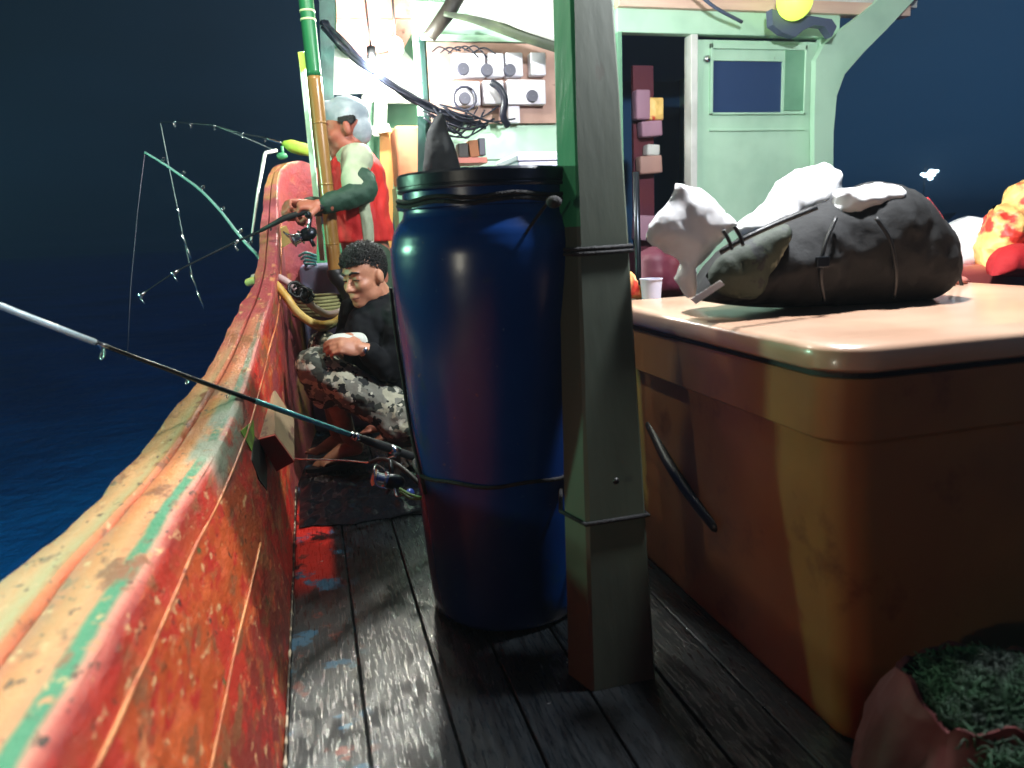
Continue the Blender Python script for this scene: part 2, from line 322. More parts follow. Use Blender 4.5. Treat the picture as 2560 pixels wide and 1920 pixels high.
md = bpy.data.materials.new('wet_deck_planks'); md.use_nodes = True; t = md.node_tree; pb = t.nodes['Principled BSDF']; L = t.links.new
tcn = N(t, 'ShaderNodeTexCoord'); mpn = N(t, 'ShaderNodeMapping'); mpn.inputs['Scale'].default_value = (14, 1.2, 1); L(tcn.outputs['Object'], mpn.inputs[0])
ng = N(t, 'ShaderNodeTexNoise', Scale=3, Detail=8, Roughness=.7); L(mpn.outputs[0], ng.inputs['Vector'])
rg = N(t, 'ShaderNodeValToRGB'); e = rg.color_ramp.elements; e[0].position = .35; e[0].color = lin((5, 6, 8)); e[1].position = .7; e[1].color = lin((24, 30, 34)); L(ng.outputs['Fac'], rg.inputs[0])
cur = rg.outputs[0]
def layer(cur, col, vec, scale, lo, hi, mask=None, detail=6):
    n = N(t, 'ShaderNodeTexNoise', Scale=scale, Detail=detail, Roughness=.65); L(vec, n.inputs['Vector'])
    q = N(t, 'ShaderNodeMapRange'); q.inputs['From Min'].default_value = lo; q.inputs['From Max'].default_value = hi; L(n.outputs['Fac'], q.inputs[0]); f = q.outputs[0]
    if mask: k = N(t, 'ShaderNodeMath', operation='MULTIPLY'); L(f, k.inputs[0]); L(mask, k.inputs[1]); f = k.outputs[0]
    x = N(t, 'ShaderNodeMix', data_type='RGBA'); L(f, x.inputs[0])
    if cur is not None: L(cur, x.inputs[6])
    x.inputs[7].default_value = lin(col); return x.outputs[2], f
sp = N(t, 'ShaderNodeSeparateXYZ'); L(tcn.outputs['Object'], sp.inputs[0])
def band(out, a, b_, soft_=.05):
    q = N(t, 'ShaderNodeMapRange', interpolation_type='SMOOTHSTEP'); q.inputs['From Min'].default_value = a - soft_; q.inputs['From Max'].default_value = a + soft_; L(out, q.inputs[0])
    q2 = N(t, 'ShaderNodeMapRange', interpolation_type='SMOOTHSTEP'); q2.inputs['From Min'].default_value = b_ - soft_; q2.inputs['From Max'].default_value = b_ + soft_; q2.inputs['To Min'].default_value = 1; q2.inputs['To Max'].default_value = 0; L(out, q2.inputs[0])
    k = N(t, 'ShaderNodeMath', operation='MULTIPLY'); L(q.outputs[0], k.inputs[0]); L(q2.outputs[0], k.inputs[1]); return k.outputs[0]
def mul(a, b_): k = N(t, 'ShaderNodeMath', operation='MULTIPLY'); L(a, k.inputs[0]); L(b_, k.inputs[1]); return k.outputs[0]
m1 = mul(band(sp.outputs['X'], -.3, -.02, .02), band(sp.outputs['Y'], 2.25, 3.0, .12))
cur, _ = layer(cur, (186, 44, 36), tcn.outputs['Object'], 9, .38, .46, m1)
m2 = band(sp.outputs['X'], -.3, .02, .05)
cur, _ = layer(cur, (40, 84, 110), tcn.outputs['Object'], 7, .56, .60, m2)
cur, _ = layer(cur, (96, 44, 36), tcn.outputs['Object'], 11, .60, .64, m2)
cur, flk = layer(cur, (190, 200, 200), tcn.outputs['Object'], 13, .70, .72)
L(cur, pb.inputs['Base Color'])
nr = N(t, 'ShaderNodeTexNoise', Scale=4, Detail=6, Roughness=.6); L(tcn.outputs['Object'], nr.inputs['Vector'])
qr = N(t, 'ShaderNodeMapRange'); qr.inputs['From Min'].default_value = .4; qr.inputs['From Max'].default_value = .6; qr.inputs['To Min'].default_value = .5; qr.inputs['To Max'].default_value = .2; L(nr.outputs['Fac'], qr.inputs[0]); L(qr.outputs[0], pb.inputs['Roughness'])
nb = N(t, 'ShaderNodeTexNoise', Scale=60, Detail=6, Roughness=.7); L(tcn.outputs['Object'], nb.inputs['Vector'])
bu = N(t, 'ShaderNodeBump', Strength=.5, Distance=.002); L(nb.outputs['Fac'], bu.inputs['Height'])
bu2 = N(t, 'ShaderNodeBump', Strength=.8, Distance=.005); L(ng.outputs['Fac'], bu2.inputs['Height']); L(bu.outputs[0], bu2.inputs['Normal']); L(bu2.outputs[0], pb.inputs['Normal'])
pb.inputs['Coat Weight'].default_value = 1; pb.inputs['Coat Roughness'].default_value = .09
nc = N(t, 'ShaderNodeTexNoise', Scale=28, Detail=5, Roughness=.75); L(mpn.outputs[0], nc.inputs['Vector']); nc2 = N(t, 'ShaderNodeTexNoise', Scale=75, Detail=4, Roughness=.7); L(tcn.outputs['Object'], nc2.inputs['Vector'])
bc1 = N(t, 'ShaderNodeBump', Strength=.5, Distance=.0022); L(nc.outputs['Fac'], bc1.inputs['Height']); bc2 = N(t, 'ShaderNodeBump', Strength=.5, Distance=.0012); L(nc2.outputs['Fac'], bc2.inputs['Height']); L(bc1.outputs[0], bc2.inputs['Normal']); L(bc2.outputs[0], pb.inputs['Coat Normal'])
nw = N(t, 'ShaderNodeTexNoise', Scale=9, Detail=8, Roughness=.72); L(mpn.outputs[0], nw.inputs['Vector']); nw2 = N(t, 'ShaderNodeTexNoise', Scale=16, Detail=8, Roughness=.7); L(tcn.outputs['Object'], nw2.inputs['Vector'])
aw = N(t, 'ShaderNodeMath', operation='ADD'); L(nw.outputs['Fac'], aw.inputs[0]); L(nw2.outputs['Fac'], aw.inputs[1])
qw = N(t, 'ShaderNodeMapRange'); qw.inputs['From Min'].default_value = .94; qw.inputs['From Max'].default_value = 1.04; qw.inputs['To Max'].default_value = 1; L(aw.outputs[0], qw.inputs[0]); L(qw.outputs[0], pb.inputs['Coat Weight'])
pb.inputs['Specular IOR Level'].default_value = .22; L(nw.outputs['Fac'], qr.inputs[0])
b = MB(); x = -.145; k = 0
while x < 3.3:
    w = .17 + .015 * math.sin(k * 2.1); b.box((x + w / 2, 3.0, -.02 + .0015 * math.sin(k * 3)), (w - .006, 9.0, .04), bev=.003); x += w; k += 1
b.box((1.6, 3.0, -.06), (3.5, 9.0, .03))
struct(b.build('deck', md))

# ================================================================== BULWARK
C1 = [(-.32, -1.0, .56, .22), (-.32, .3, .556, .20), (-.311, .75, .556, .21), (-.300, .9, .561, .22), (-.287, 1.25, .561, .236), (-.281, 1.45, .562, .214), (-.251, 1.8, .578, .196), (-.219, 2.2, .631, .178), (-.199, 2.5, .694, .142),
      (-.176, 2.8, .778, .118), (-.153, 3.1, .85, .108), (-.139, 3.4, .948, .092), (-.133, 3.6, 1.05, .084), (-.129, 3.8, 1.14, .078), (-.123, 4.1, 1.307, .064), (-.112, 4.3, 1.405, .056), (-.085, 4.42, 1.46, .06), (-.034, 4.5, 1.493, .08), (.03, 4.56, 1.50, .10), (.10, 4.62, 1.47, .12)]
sv = sm([Vector(c[:3]) for c in C1], 10); sw = [v.x for v in sm([Vector((c[3], 0, 0)) for c in C1], 10)]
def base_x(Y):  # inner foot line, curving in at the far end
    return -.147 - max(0, Y - 2.2) * .004 + max(0, Y - 4.3) * .25
mb_ = bpy.data.materials.new('worn_bulwark_paint'); mb_.use_nodes = True; t = mb_.node_tree; pb = t.nodes['Principled BSDF']; L = t.links.new
tcn = N(t, 'ShaderNodeTexCoord'); uvs = N(t, 'ShaderNodeSeparateXYZ'); L(tcn.outputs['UV'], uvs.inputs[0]); ob = tcn.outputs['Object']
ndis = N(t, 'ShaderNodeTexNoise', Scale=5, Detail=6, Roughness=.7); L(ob, ndis.inputs['Vector'])
ad = N(t, 'ShaderNodeMath', operation='MULTIPLY_ADD'); ad.inputs[1].default_value = .10; L(ndis.outputs['Fac'], ad.inputs[0]); L(uvs.outputs['X'], ad.inputs[2])
sb = N(t, 'ShaderNodeMath', operation='SUBTRACT'); sb.inputs[1].default_value = .05; L(ad.outputs[0], sb.inputs[0])
hf = N(t, 'ShaderNodeMath', operation='MULTIPLY'); hf.inputs[1].default_value = .5; L(sb.outputs[0], hf.inputs[0])
rr = N(t, 'ShaderNodeValToRGB'); rr.color_ramp.interpolation = 'LINEAR'; el = rr.color_ramp.elements
# u/2: 0..0.5 cap (outer edge to ridge), 0.5..1 inner face
bands = [(0, (150, 104, 58)), (.10, (204, 146, 98)), (.17, (180, 158, 112)), (.20, (190, 128, 78)), (.23, (196, 96, 62)), (.27, (200, 110, 66)), (.31, (206, 130, 74)), (.36, (212, 150, 100)), (.405, (210, 142, 98)), (.425, (66, 138, 100)), (.465, (60, 136, 100)), (.485, (214, 138, 116)), (.50, (190, 92, 78)), (.515, (150, 36, 30)), (.56, (184, 76, 34)), (.75, (180, 78, 32)), (.8, (140, 46, 34)), (1.0, (120, 42, 40))]
for i, (p_, c_) in enumerate(bands):
    e_ = el[i] if i < 2 else el.new(p_)
    e_.position = p_; e_.color = lin(c_)
rr.color_ramp.elements[0].position = 0
L(hf.outputs[0], rr.inputs[0]); cur = rr.outputs[0]
sp = N(t, 'ShaderNodeSeparateXYZ'); L(ob, sp.inputs[0])
inner = band(uvs.outputs['X'], 1.01, 2.2, .02)
far = N(t, 'ShaderNodeMapRange', interpolation_type='SMOOTHSTEP')
# far end is painted pinker
far.inputs['From Min'].default_value = 2.0; far.inputs['From Max'].default_value = 3.0; L(sp.outputs['Y'], far.inputs[0])
cur, _ = layer(cur, (158, 66, 70), ob, 2.2, .22, .5, far.outputs[0])
# diagonal brighter red panel: beyond Y = 1.78 at the ridge, 2.2 at the deck
dg = N(t, 'ShaderNodeMath', operation='MULTIPLY_ADD'); dg.inputs[1].default_value = .72; L(sp.outputs['Z'], dg.inputs[0]); L(sp.outputs['Y'], dg.inputs[2])
panel = mul(band(dg.outputs[0], 2.24, 3.0, .006), inner)
cur, _ = layer(cur, (206, 40, 30), ob, 4, .2, .3, panel)
cur, _ = layer(cur, (170, 70, 60), ob, 9, .56, .62, panel)
mpb = N(t, 'ShaderNodeMapping'); mpb.inputs['Scale'].default_value = (1, .5, 1); mpb.inputs['Rotation'].default_value = (.6, 0, 0); L(ob, mpb.inputs[0]); sv_ = mpb.outputs[0]
cur, _ = layer(cur, (176, 40, 30), sv_, 22, .52, .60, inner, 9)
cur, _ = layer(cur, (204, 92, 52), sv_, 18, .56, .64, inner, 6)
cur, _ = layer(cur, (184, 50, 34), ob, 6, .54, .60, inner, 8)
cur, _ = layer(cur, (206, 96, 48), sv_, 8, .56, .64, inner, 8)
cur, _ = layer(cur, (206, 142, 96), ob, 14, .56, .61, band(uvs.outputs['X'], .78, .98, .02), 8)
cur, _ = layer(cur, (214, 168, 120), sv_, 40, .60, .66, None, 8)
cur, _ = layer(cur, (60, 84, 44), ob, 9, .67, .70)
cur, _ = layer(cur, (52, 36, 26), ob, 24, .64, .68, None, 8)
cur, _ = layer(cur, (96, 50, 34), sv_, 45, .62, .66, None, 8)
cur, _ = layer(cur, (140, 82, 50), sv_, 14, .55, .62)
cur, _ = layer(cur, (196, 120, 76), sv_, 9, .60, .66)
cur, _ = layer(cur, (232, 214, 170), ob, 17, .71, .735)
pm = mul(band(sp.outputs['Y'], 1.72, 2.15, .08), band(uvs.outputs['X'], .7, 1.12, .06))
cur, _ = layer(cur, (150, 158, 138), ob, 11, .38, .52, pm)
f2 = N(t, 'ShaderNodeMapRange', interpolation_type='SMOOTHSTEP'); f2.inputs['From Min'].default_value = 2.9; f2.inputs['From Max'].default_value = 3.9; L(sp.outputs['Y'], f2.inputs[0])
cur, _ = layer(cur, (150, 74, 84), ob, 3, .25, .6, f2.outputs[0])
cur, _ = layer(cur, (150, 118, 62), ob, 5, .50, .62, mul(f2.outputs[0], band(uvs.outputs['X'], -.1, 1.0, .02)))
L(cur, pb.inputs['Base Color']); pb.inputs['Roughness'].default_value = .42
n_ = N(t, 'ShaderNodeTexNoise', Scale=16, Detail=8, Roughness=.7); L(sv_, n_.inputs['Vector']); bu = N(t, 'ShaderNodeBump', Strength=.8, Distance=.014); L(n_.outputs['Fac'], bu.inputs['Height']); L(bu.outputs[0], pb.inputs['Normal'])
bul = thing('bulwark', 'long wooden bulwark in worn orange and red paint rising towards the bow', 'boat side', (0, 0, 0))
capP = [(0, -.05), (.0, -.012), (.05, 0), (.40, .004), (.44, -.004), (.455, -.014), (.47, -.004), (.52, .006), (.93, .008), (1.0, 0)]  # (fraction across, height)
def strip(prof, name, uvf, close=None, mats=mb_):
    me = bpy.data.meshes.new(name); vs = []; uv = []; n = len(prof)
    for i, (p, w) in enumerate(zip(sv, sw)):
        for j, (a, h) in enumerate(prof):
            v, u = uvf(p, w, a, h, i); vs.append(v); uv.append((u, p.y))
    fs = [(i * n + j, i * n + j + 1, (i + 1) * n + j + 1, (i + 1) * n + j) for i in range(len(sv) - 1) for j in range(n - 1)]
    me.from_pydata(vs, [], fs); ul = me.uv_layers.new(name='UVMap')
    for l in me.loops: ul.data[l.index].uv = uv[l.vertex_index]
    me.materials.append(mats)
    bm = bmesh.new(); bm.from_mesh(me); bmesh.ops.recalc_face_normals(bm, faces=bm.faces); bm.to_mesh(me); bm.free()
    for q in me.polygons: q.use_smooth = True
    me.set_sharp_from_angle(angle=R_(38))
    o = bpy.data.objects.new(name, me); C.objects.link(o); o.parent = bul; return o
def capf(p, w, a, h, i):
    wob = .012 * fbm((p.y * 1.0, 0, 3), 2.2, 5) + .006 * fbm((p.y, 0, 9), 9, 3)
    x = p.x - (1 - a) * w; z = p.z + h - .01 * (1 - a)
    if a < .1: x -= wob; z += wob * .4
    return (x, p.y, z + .003 * fbm((p.y, a * 3, 0), 5)), a
strip(capP, 'cap_rail', capf)
def face_pt(p, f, push=0):
    "point f (0 ridge .. 1 foot) down the inner face at the station whose ridge is p"
    bx = base_x(p.y); fx = Vector((bx, p.y, -.01)); q = p.lerp(fx, f); bulge = .0
    return Vector((q.x + push + bulge, q.y, q.z))
innP = [(0, 0), (.01, .004)] + [(k / 24, .004) for k in range(1, 12)] + [(.47, .004), (.475, -.004), (.485, .0)] + [(k / 24, .0) for k in range(12, 25)]
strip(innP, 'inner_planking', lambda p, w, a, h, i: (tuple(face_pt(p, a, h + .003 * fbm((p.y, a * 2, 5), 4))), 1 + a))
strip([(0, 0), (.3, 0), (1, 0)], 'hull_side', lambda p, w, a, h, i: ((p.x - w - .0 + a * .25 + .0, p.y, (p.z - .05) * (1 - a) + (-1.3) * a), 0))
def bead(f, r, col, name='plank_bead', y0=.3, y1=4.2):
    pts = [face_pt(p, f, .003) for p in sv if y0 < p.y < y1]; b = MB().tube(pts, r, 6); return b.build(name, col, bul, True)
M['bead'] = mat('cream_bead_paint', (212, 140, 88), .5, col2=(170, 84, 50), scale=9, bump=.3, spots=[((120, 50, 34), 20, .6, .66)])
bead(.125, .0042, 'bead'); bead(.5, .0032, 'bead', y1=1.95)
M['tan_timber'] = mat('tan_timber', (158, 132, 100), .6, col2=(130, 112, 86), scale=7, stretch=(1, .3, 1), bump=.5, bscale=25, spots=[((90, 60, 48), 14, .6, .66)])
M['red_timber'] = mat('red_timber', (176, 46, 34), .5, col2=(150, 60, 44), scale=12, bump=.4, bscale=25)
M['lime_moss'] = mat('lime_paint', (120, 170, 44), .6, col2=(90, 120, 30), scale=20)
y0, y1 = 2.28, 2.8
A = [P(646, 1095, y0), P(688, 1084, y0), P(736, 1150, y0), P(692, 1174, y0)]; B = [P(650, 990, y1), P(682, 966, y1), P(735, 1048, y1), P(705, 1075, y1)]
MB().hexa(A, B).build('knee_timber', 'tan_timber', bul)
A2 = [a + Vector((0, -.004, 0)) for a in A]; A3 = [a + Vector((0, -.02, 0)) for a in A]
MB().hexa(A3, A2).build('timber_end', 'red_timber', bul)
def on_face(x_, y_):
    Y = 1.0
    while Y < 3.4:
        p_ = P(x_, y_, Y); i = min(range(len(sv)), key=lambda k: abs(sv[k].y - Y)); f_ = (sv[i].z - p_.z) / sv[i].z
        if p_.x <= face_pt(sv[i], max(0, f_)).x + .006: return p_
        Y += .01
    return p_
MB().prism([on_face(x_, y_) for x_, y_ in ((634, 1088), (655, 1106), (668, 1165), (668, 1226), (648, 1198), (630, 1150))], (-.02, .0, 0)).build('drain_gap_shade', 'black', bul)  # black slab painting the dark inside the gap
MB().prism([on_face(x_, y_) for x_, y_ in ((602, 1078), (634, 1050), (636, 1092), (630, 1128))], (-.02, 0, 0)).build('lime_paint_patch', 'lime_moss', bul)
# ragged caulking along the foot
cpts = [Vector((base_x(1.2 + k * .012) + .002, 1.2 + k * .012, .004)) for k in range(190)]
M['chip'] = mat('chipped_caulk', (60, 48, 40), .5, col2=(190, 175, 150), scale=22, ramp=(.5, .6)); MB().tube(cpts, [.003 + .006 * max(0, fbm((k * .3, 0, 0), 1, 3)) for k in range(190)], 6).build('caulking', 'chip', bul, True)
# resin patch, cleat and tie on the far rail
tag(MB().hexa([P(700, 572, 4.0), P(716, 564, 4.0), P(732, 604, 4.0), P(706, 620, 4.0)], [q + Vector((-.015, .05, 0)) for q in [P(700, 572, 4.0), P(716, 564, 4.0), P(732, 604, 4.0), P(706, 620, 4.0)]]).build('wooden_wedge', 'tape'), 'pale yellow wooden wedge fixed on the pink far end of the bulwark', 'wedge')
b = MB().tube(sm([P(676, 560, 3.75), P(682, 630, 3.7), P(684, 690, 3.55)]), .005, 6)
tag(b.build('tie_rope', 'rope', None, True), 'short dark rope hanging down the far rail above the hoses', 'rope')

# ================================================================== HOSES
def hose(px, r, m, label, Ys):
    pts = sm([P(x_, y_, Y_) for (x_, y_), Y_ in zip(px, Ys)], 8); return tag(MB().tube(pts, r, 12, True, True).build('hose', m, None, True), label, 'hose', 'hoses looped over the rail')
h1 = hose([(622, 706), (645, 700), (682, 706), (715, 742), (745, 782), (785, 808), (830, 808), (870, 780)], .018, 'cream_hose', 'thick yellow hose lying over the rail, nearest of the hoses', [3.5, 3.45, 3.36, 3.3, 3.3, 3.35, 3.45, 3.6])
h2 = hose([(636, 694), (668, 688), (705, 698), (745, 728), (785, 768), (825, 786), (872, 770)], .017, 'grey_hose', 'pale grey hose with a black knot, above the yellow one', [3.56, 3.52, 3.45, 3.42, 3.45, 3.52, 3.7])
h3 = hose([(760, 800), (800, 822), (835, 812), (868, 790)], .012, 'coil', 'thin olive hose end sagging just below the yellow hose', [3.5, 3.4, 3.45, 3.6])
b = MB()
for i in range(7): 
    c = P(748 + 5 * i - 10, 722 + 3 * i, 3.40); b.tube(sm([c + Vector((math.cos(a + i) * .03, math.sin(a * 1.3) * .02, math.sin(a + i) * .03)) for a in (0, 1.2, 2.4, 3.6, 4.8, 6.0)], 4), .006, 6)
b.build('knot', 'black', h2, True)
b = MB()
for i in range(6):
    c = P(800, 770, 3.75); b.tube(sm([c + Vector((math.cos(a) * (.13 - .006 * i), math.sin(a) * .12 + .05, -.03 + .016 * i)) for a in [k * .7 for k in range(10)]], 4), .009, 6)
tag(b.build('rope_coil', 'coil', None, True), 'coil of olive rope on the box behind the hoses', 'rope')

# ================================================================== BARREL, POST, ROPES
BC = Vector((.475, 1.96, 0))
brl = thing('barrel', 'large blue plastic barrel with black screw lid standing on the wet deck', 'barrel', BC)
prof = [(.001, 0), (.195, 0), (.215, .012), (.222, .05), (.232, .2), (.24, .35), (.248, .55), (.258, .75), (.268, .9), (.270, .97), (.268, 1.02), (.258, 1.06), (.243, 1.085), (.232, 1.098), (.228, 1.11), (.228, 1.17)]
pr = []
for i in range(len(prof) - 1):
    for k in range(3): t_ = k / 3; pr.append((prof[i][0] * (1 - t_) + prof[i + 1][0] * t_, prof[i][1] * (1 - t_) + prof[i + 1][1] * t_))
pr.append(prof[-1])
MB().lathe(pr, BC, 96).build('barrel_body', 'blue_plastic', brl, True)
lr = [(.228, 1.162), (.239, 1.162), (.240, 1.164), (.240, 1.169), (.236, 1.171), (.236, 1.173), (.239, 1.175), (.240, 1.199), (.236, 1.205), (.21, 1.206), (.205, 1.199), (.001, 1.199)]
MB().lathe(lr, BC, 96).build('lid', 'lid', brl, True, 30)
MB().lathe([(.229, 1.118), (.243, 1.120), (.243, 1.128), (.229, 1.130)], BC, 72).build('rim_ring', 'blue_plastic', brl, True, 30)
pst = thing('wooden_post', 'square wooden post painted olive and green, standing in front of the blue barrel', 'post', (.62, 1.5, 0))
bot = [P(1480, 1730, 1.45), P(1640, 1712, 1.45)]; top = [P(1428, 0, 1.78), P(1536, 0, 1.78)]
bot = [Vector((v.x, v.y, 0)) for v in bot]
dB = Vector((-.03, .09, 0)); dT = Vector((-.0, .12, 0))
e0 = [bot[0], bot[1], bot[1] + dB + Vector((.03, 0, 0)), bot[0] + dB]; dirn = (top[0] - bot[0]); top = [bot[0] + dirn * 1.45, bot[1] + (top[1] - bot[1]) * 1.45]
e1 = [top[0], top[1], top[1] + dT, top[0] + dT]
b = MB(); n = 26; vs = []
for i in range(n + 1):
    t_ = i / n; r4 = [a.lerp(c, t_) for a, c in zip(e0, e1)]; cx = sum(r4, Vector()) / 4
    for v in r4:
        for q in (.93, 1.0): pass
    for k in range(4):
        a, c, d = r4[k - 1], r4[k], r4[(k + 1) % 4]; ch = .006 + .003 * fbm((k, t_ * 4, 0), 2)
        vs.append(c + (a - c).normalized() * ch); vs.append(c + (d - c).normalized() * ch)
b.add(vs, [(i * 8 + k, i * 8 + (k + 1) % 8, (i + 1) * 8 + (k + 1) % 8, (i + 1) * 8 + k) for i in range(n) for k in range(8)] + [tuple(range(8)), tuple(range(n * 8, n * 8 + 8))])
o = b.build('post_timber', 'post', pst); o.data.materials.append(M['post_green'])
for f in o.data.polygons:
    if f.normal.x < -.6 and f.center.z > 1.02: f.material_index = 1  # green kept high; shade on the lower left face painted as olive
for zz in ():
    r4 = [a.lerp(c, zz / 2.6) for a, c in zip(e0, e1)]; cx = sum(r4, Vector()) / 4; r5 = [cx + (v - cx) * 1.03 for v in r4]
    b = MB(); b.tube(r5 + [r5[0]], .008, 8); b.build('lower_band', 'black', pst, True)
cx = P(1540, 1203, 1.515); MB().ell(cx, (.008, .006, .008)).build('bolt', 'black', pst, True)
# rope binding the barrel and the post
def wrap(z, r, cnt, dz=.012):
    b = MB()
    for j in range(cnt):
        zz = z + j * dz; pts = []
        for k in range(41):
            a = R_(-150 + 300 * k / 40 + 90 + 60)  # around the barrel away from the post
            a = R_(-30) - R_(300) * k / 40
            pts.append(BC + Vector((math.cos(a) * r, math.sin(a) * r, zz + .004 * math.sin(k))))
        r4 = [a_.lerp(c_, zz / 2.6) for a_, c_ in zip(e0, e1)]; cx = sum(r4, Vector()) / 4
        rr4 = [cx + (v - cx) * 1.06 + Vector((0, 0, zz * 0)) for v in r4]
        # front of the post, then on to the barrel on both sides
        b.tube([pts[-1], rr4[3], rr4[0], rr4[1], rr4[2], pts[0]], .0055, 8); b.tube(pts, .0055, 8)
    return b
ur = tag(wrap(1.128, .240, 2).build('binding_rope', 'rope', None, True), 'black rope lashing the barrel neck to the post', 'rope')
MB().tube(sm([P(1370, 505, 1.66), P(1330, 560, 1.70), P(1290, 620, 1.70)]), .004, 6).build('rope_tail', 'rope', ur, True)
MB().ell(P(1385, 505, 1.62), (.018, .018, .014)).build('knot', 'rope', ur, True)
b = wrap(.43, .248, 1); lrp = tag(b.build('binding_rope', 'rope', None, True), 'thin black rope round the lower part of the barrel', 'rope')
rp = [P(968, 715, 1.85)] + [P(x_, y_, 1.80) for x_, y_ in ((985, 830), (1008, 950), (1030, 1080), (1048, 1170), (1062, 1232))]
def on_barrel(x_, y_, off=.006):
    d = ray(x_, y_); best = None
    for k in range(200):
        q = EYE + d * (1.3 + k * .005); h = Vector((q.x - BC.x, q.y - BC.y)).length
        r_ = next((a_[0] for a_ in pr[4:] if a_[1] >= q.z), .26) + off
        if best is None or h - r_ < best[0]: best = (h - r_, q)
        if h <= r_: return q
    q = best[1]; v = Vector((q.x - BC.x, q.y - BC.y, 0)).normalized(); r_ = next((a_[0] for a_ in pr[4:] if a_[1] >= q.z), .26) + off
    return Vector((BC.x + v.x * r_, BC.y + v.y * r_, q.z))
b = MB().tube(sm([on_barrel(x_, y_) for x_, y_ in ((972, 720), (984, 830), (1006, 950), (1028, 1080), (1048, 1170), (1064, 1236))]), .005, 6)
tag(b.build('drum_cord', 'rope', None, True), 'black cord running down the left side of the blue barrel', 'cord')
b = MB().tube(sm([P(1000, 1222, 1.93), P(1025, 1236, 1.86), P(1052, 1244, 1.8)]), .004, 6).tube(sm([P(1000, 1230, 1.93), P(1028, 1246, 1.86), P(1052, 1248, 1.8)]), .003, 6)
tag(b.build('cord_end', 'rope_green', None, True), 'frayed green cord end tied low on the barrel', 'cord')
# white foam box behind the barrel lid
b = MB().box(P(1345, 428, 2.75), (.24, .3, .11), bev=.008).box(P(1345, 404, 2.75), (.25, .31, .025), bev=.006)
fb = tag(b.build('foam_box', 'foam'), 'white foam box on a dark crate behind the barrel lid', 'box')
c0 = P(1345, 452, 2.75); zt = c0.z - .01
tag(MB().box((c0.x, 2.78, zt / 2 - .01), (.30, .32, zt - .02), bev=.01).build('dark_crate', 'dark_wood'), 'tall dark crate hidden behind the barrel under the foam box', 'crate')

# ================================================================== COOLER
clr = thing('cooler', 'big orange fish cooler with thick rounded lid at the right of the deck', 'cooler', (1.5, 1.7, 0))
def rrect(x0, y0, x1, y1, r, n=10):
    out = []
    for cx_, cy_, a0 in ((x1 - r, y1 - r, 0), (x0 + r, y1 - r, 90), (x0 + r, y0 + r, 180), (x1 - r, y0 + r, 270)):
        for k in range(n + 1): a = R_(a0 + 90 * k / n); out.append((cx_ + r * math.cos(a), cy_ + r * math.sin(a)))
    return out
def loft(secs):  # sections: (x0,y0,x1,y1,r,z)
    b = MB(); vs = []; n = None
    for x0, y0, x1, y1, r, z in secs:
        pts = rrect(x0, y0, x1, y1, r); n = len(pts); vs += [Vector((a, c, z)) for a, c in pts]
    m = len(secs); b.add(vs, [(i * n + k, i * n + (k + 1) % n, (i + 1) * n + (k + 1) % n, (i + 1) * n + k) for i in range(m - 1) for k in range(n)] + [tuple(range(n))[::-1], tuple(range((m - 1) * n, m * n))]); return b
X0, Y0, X1, Y1 = .905, 1.12, 2.15, 2.25
loft([(X0 + .065, Y0 - .005, X1 - .08, Y1 - .07, .05, .0), (X0 + .055, Y0 - .015, X1 - .07, Y1 - .06, .06, .02), (X0 + .035, Y0 + .02, X1 - .04, Y1 - .03, .07, .60), (X0 + .03, Y0 + .018, X1 - .04, Y1 - .03, .07, .625), (X0 + .012, Y0 + .01, X1 - .02, Y1 - .02, .09, .635), (X0 + .008, Y0 + .006, X1 - .02, Y1 - .02, .09, .755)]).build('cooler_body', 'orange_body', clr, True, 30)
loft([(X0 + .016, Y0 + .014, X1 - .016, Y1 - .016, .09, .755), (X0 + .016, Y0 + .014, X1 - .016, Y1 - .016, .09, .768)]).build('gasket', 'seam', clr)
loft([(X0 + .004, Y0 + .004, X1 - .004, Y1 - .004, .095, .768), (X0 - .004, Y0 - .004, X1, Y1, .1, .775), (X0 - .004, Y0 - .004, X1, Y1, .1, .806), (X0 + .001, Y0 + .001, X1 - .004, Y1 - .004, .1, .815), (X0 + .016, Y0 + .016, X1 - .02, Y1 - .02, .1, .82), (X0 + .1, Y0 + .1, X1 - .1, Y1 - .1, .09, .822)]).build('lid', 'orange', clr, True, 50)
# corner ribs
MB().tube(sm([Vector((.955, 2.0, .46)), Vector((.94, 1.86, .39)), Vector((.945, 1.74, .33)), Vector((.955, 1.62, .28))]), .017, 10, True, True).build('rope_handle', 'black', clr, True)
# second, lower reddish lid behind right
M['redlid'] = mat('rust_red_lid', (170, 84, 80), .45, col2=(150, 66, 64), scale=5, coat=.2)
b = MB().box((2.75, 2.98, .43), (1.0, .9, .80), bev=.04); c2 = tag(b.build('cooler', 'redlid', None, True, 40), 'rust red fish cooler partly hidden beyond the orange one', 'cooler')
tg = PZ(2480, 705, .83)

# ---- bags on the lid
BY = 1.72
pk = thing('backpack', 'dark stuffed canvas backpack with camouflage side lying on the orange cooler', 'backpack', (1.3, 1.72, .82))
o = inflate([(1740, 750), (1752, 700), (1790, 640), (1870, 585), (1980, 530), (2080, 490), (2170, 455), (2250, 465), (2310, 520), (2345, 600), (2350, 680), (2310, 745), (2200, 765), (2000, 770), (1850, 765)], BY, .15, .03, 6, .014, .14).build('bag_body', 'pack', pk, True)
M['pack_camo'] = mat('olive_camouflage_canvas', (44, 54, 40), .75, col2=(150, 156, 132), scale=9, detail=3, ramp=(.54, .60), bump=.3, spots=[((26, 32, 30), 16, .56, .58)])
inflate([(1765, 690), (1800, 640), (1870, 600), (1960, 560), (1975, 600), (1930, 680), (1890, 745), (1800, 735)], BY - .115, .035, .010, 10, .010, .06).build('side_pocket', 'pack_camo', pk, True)
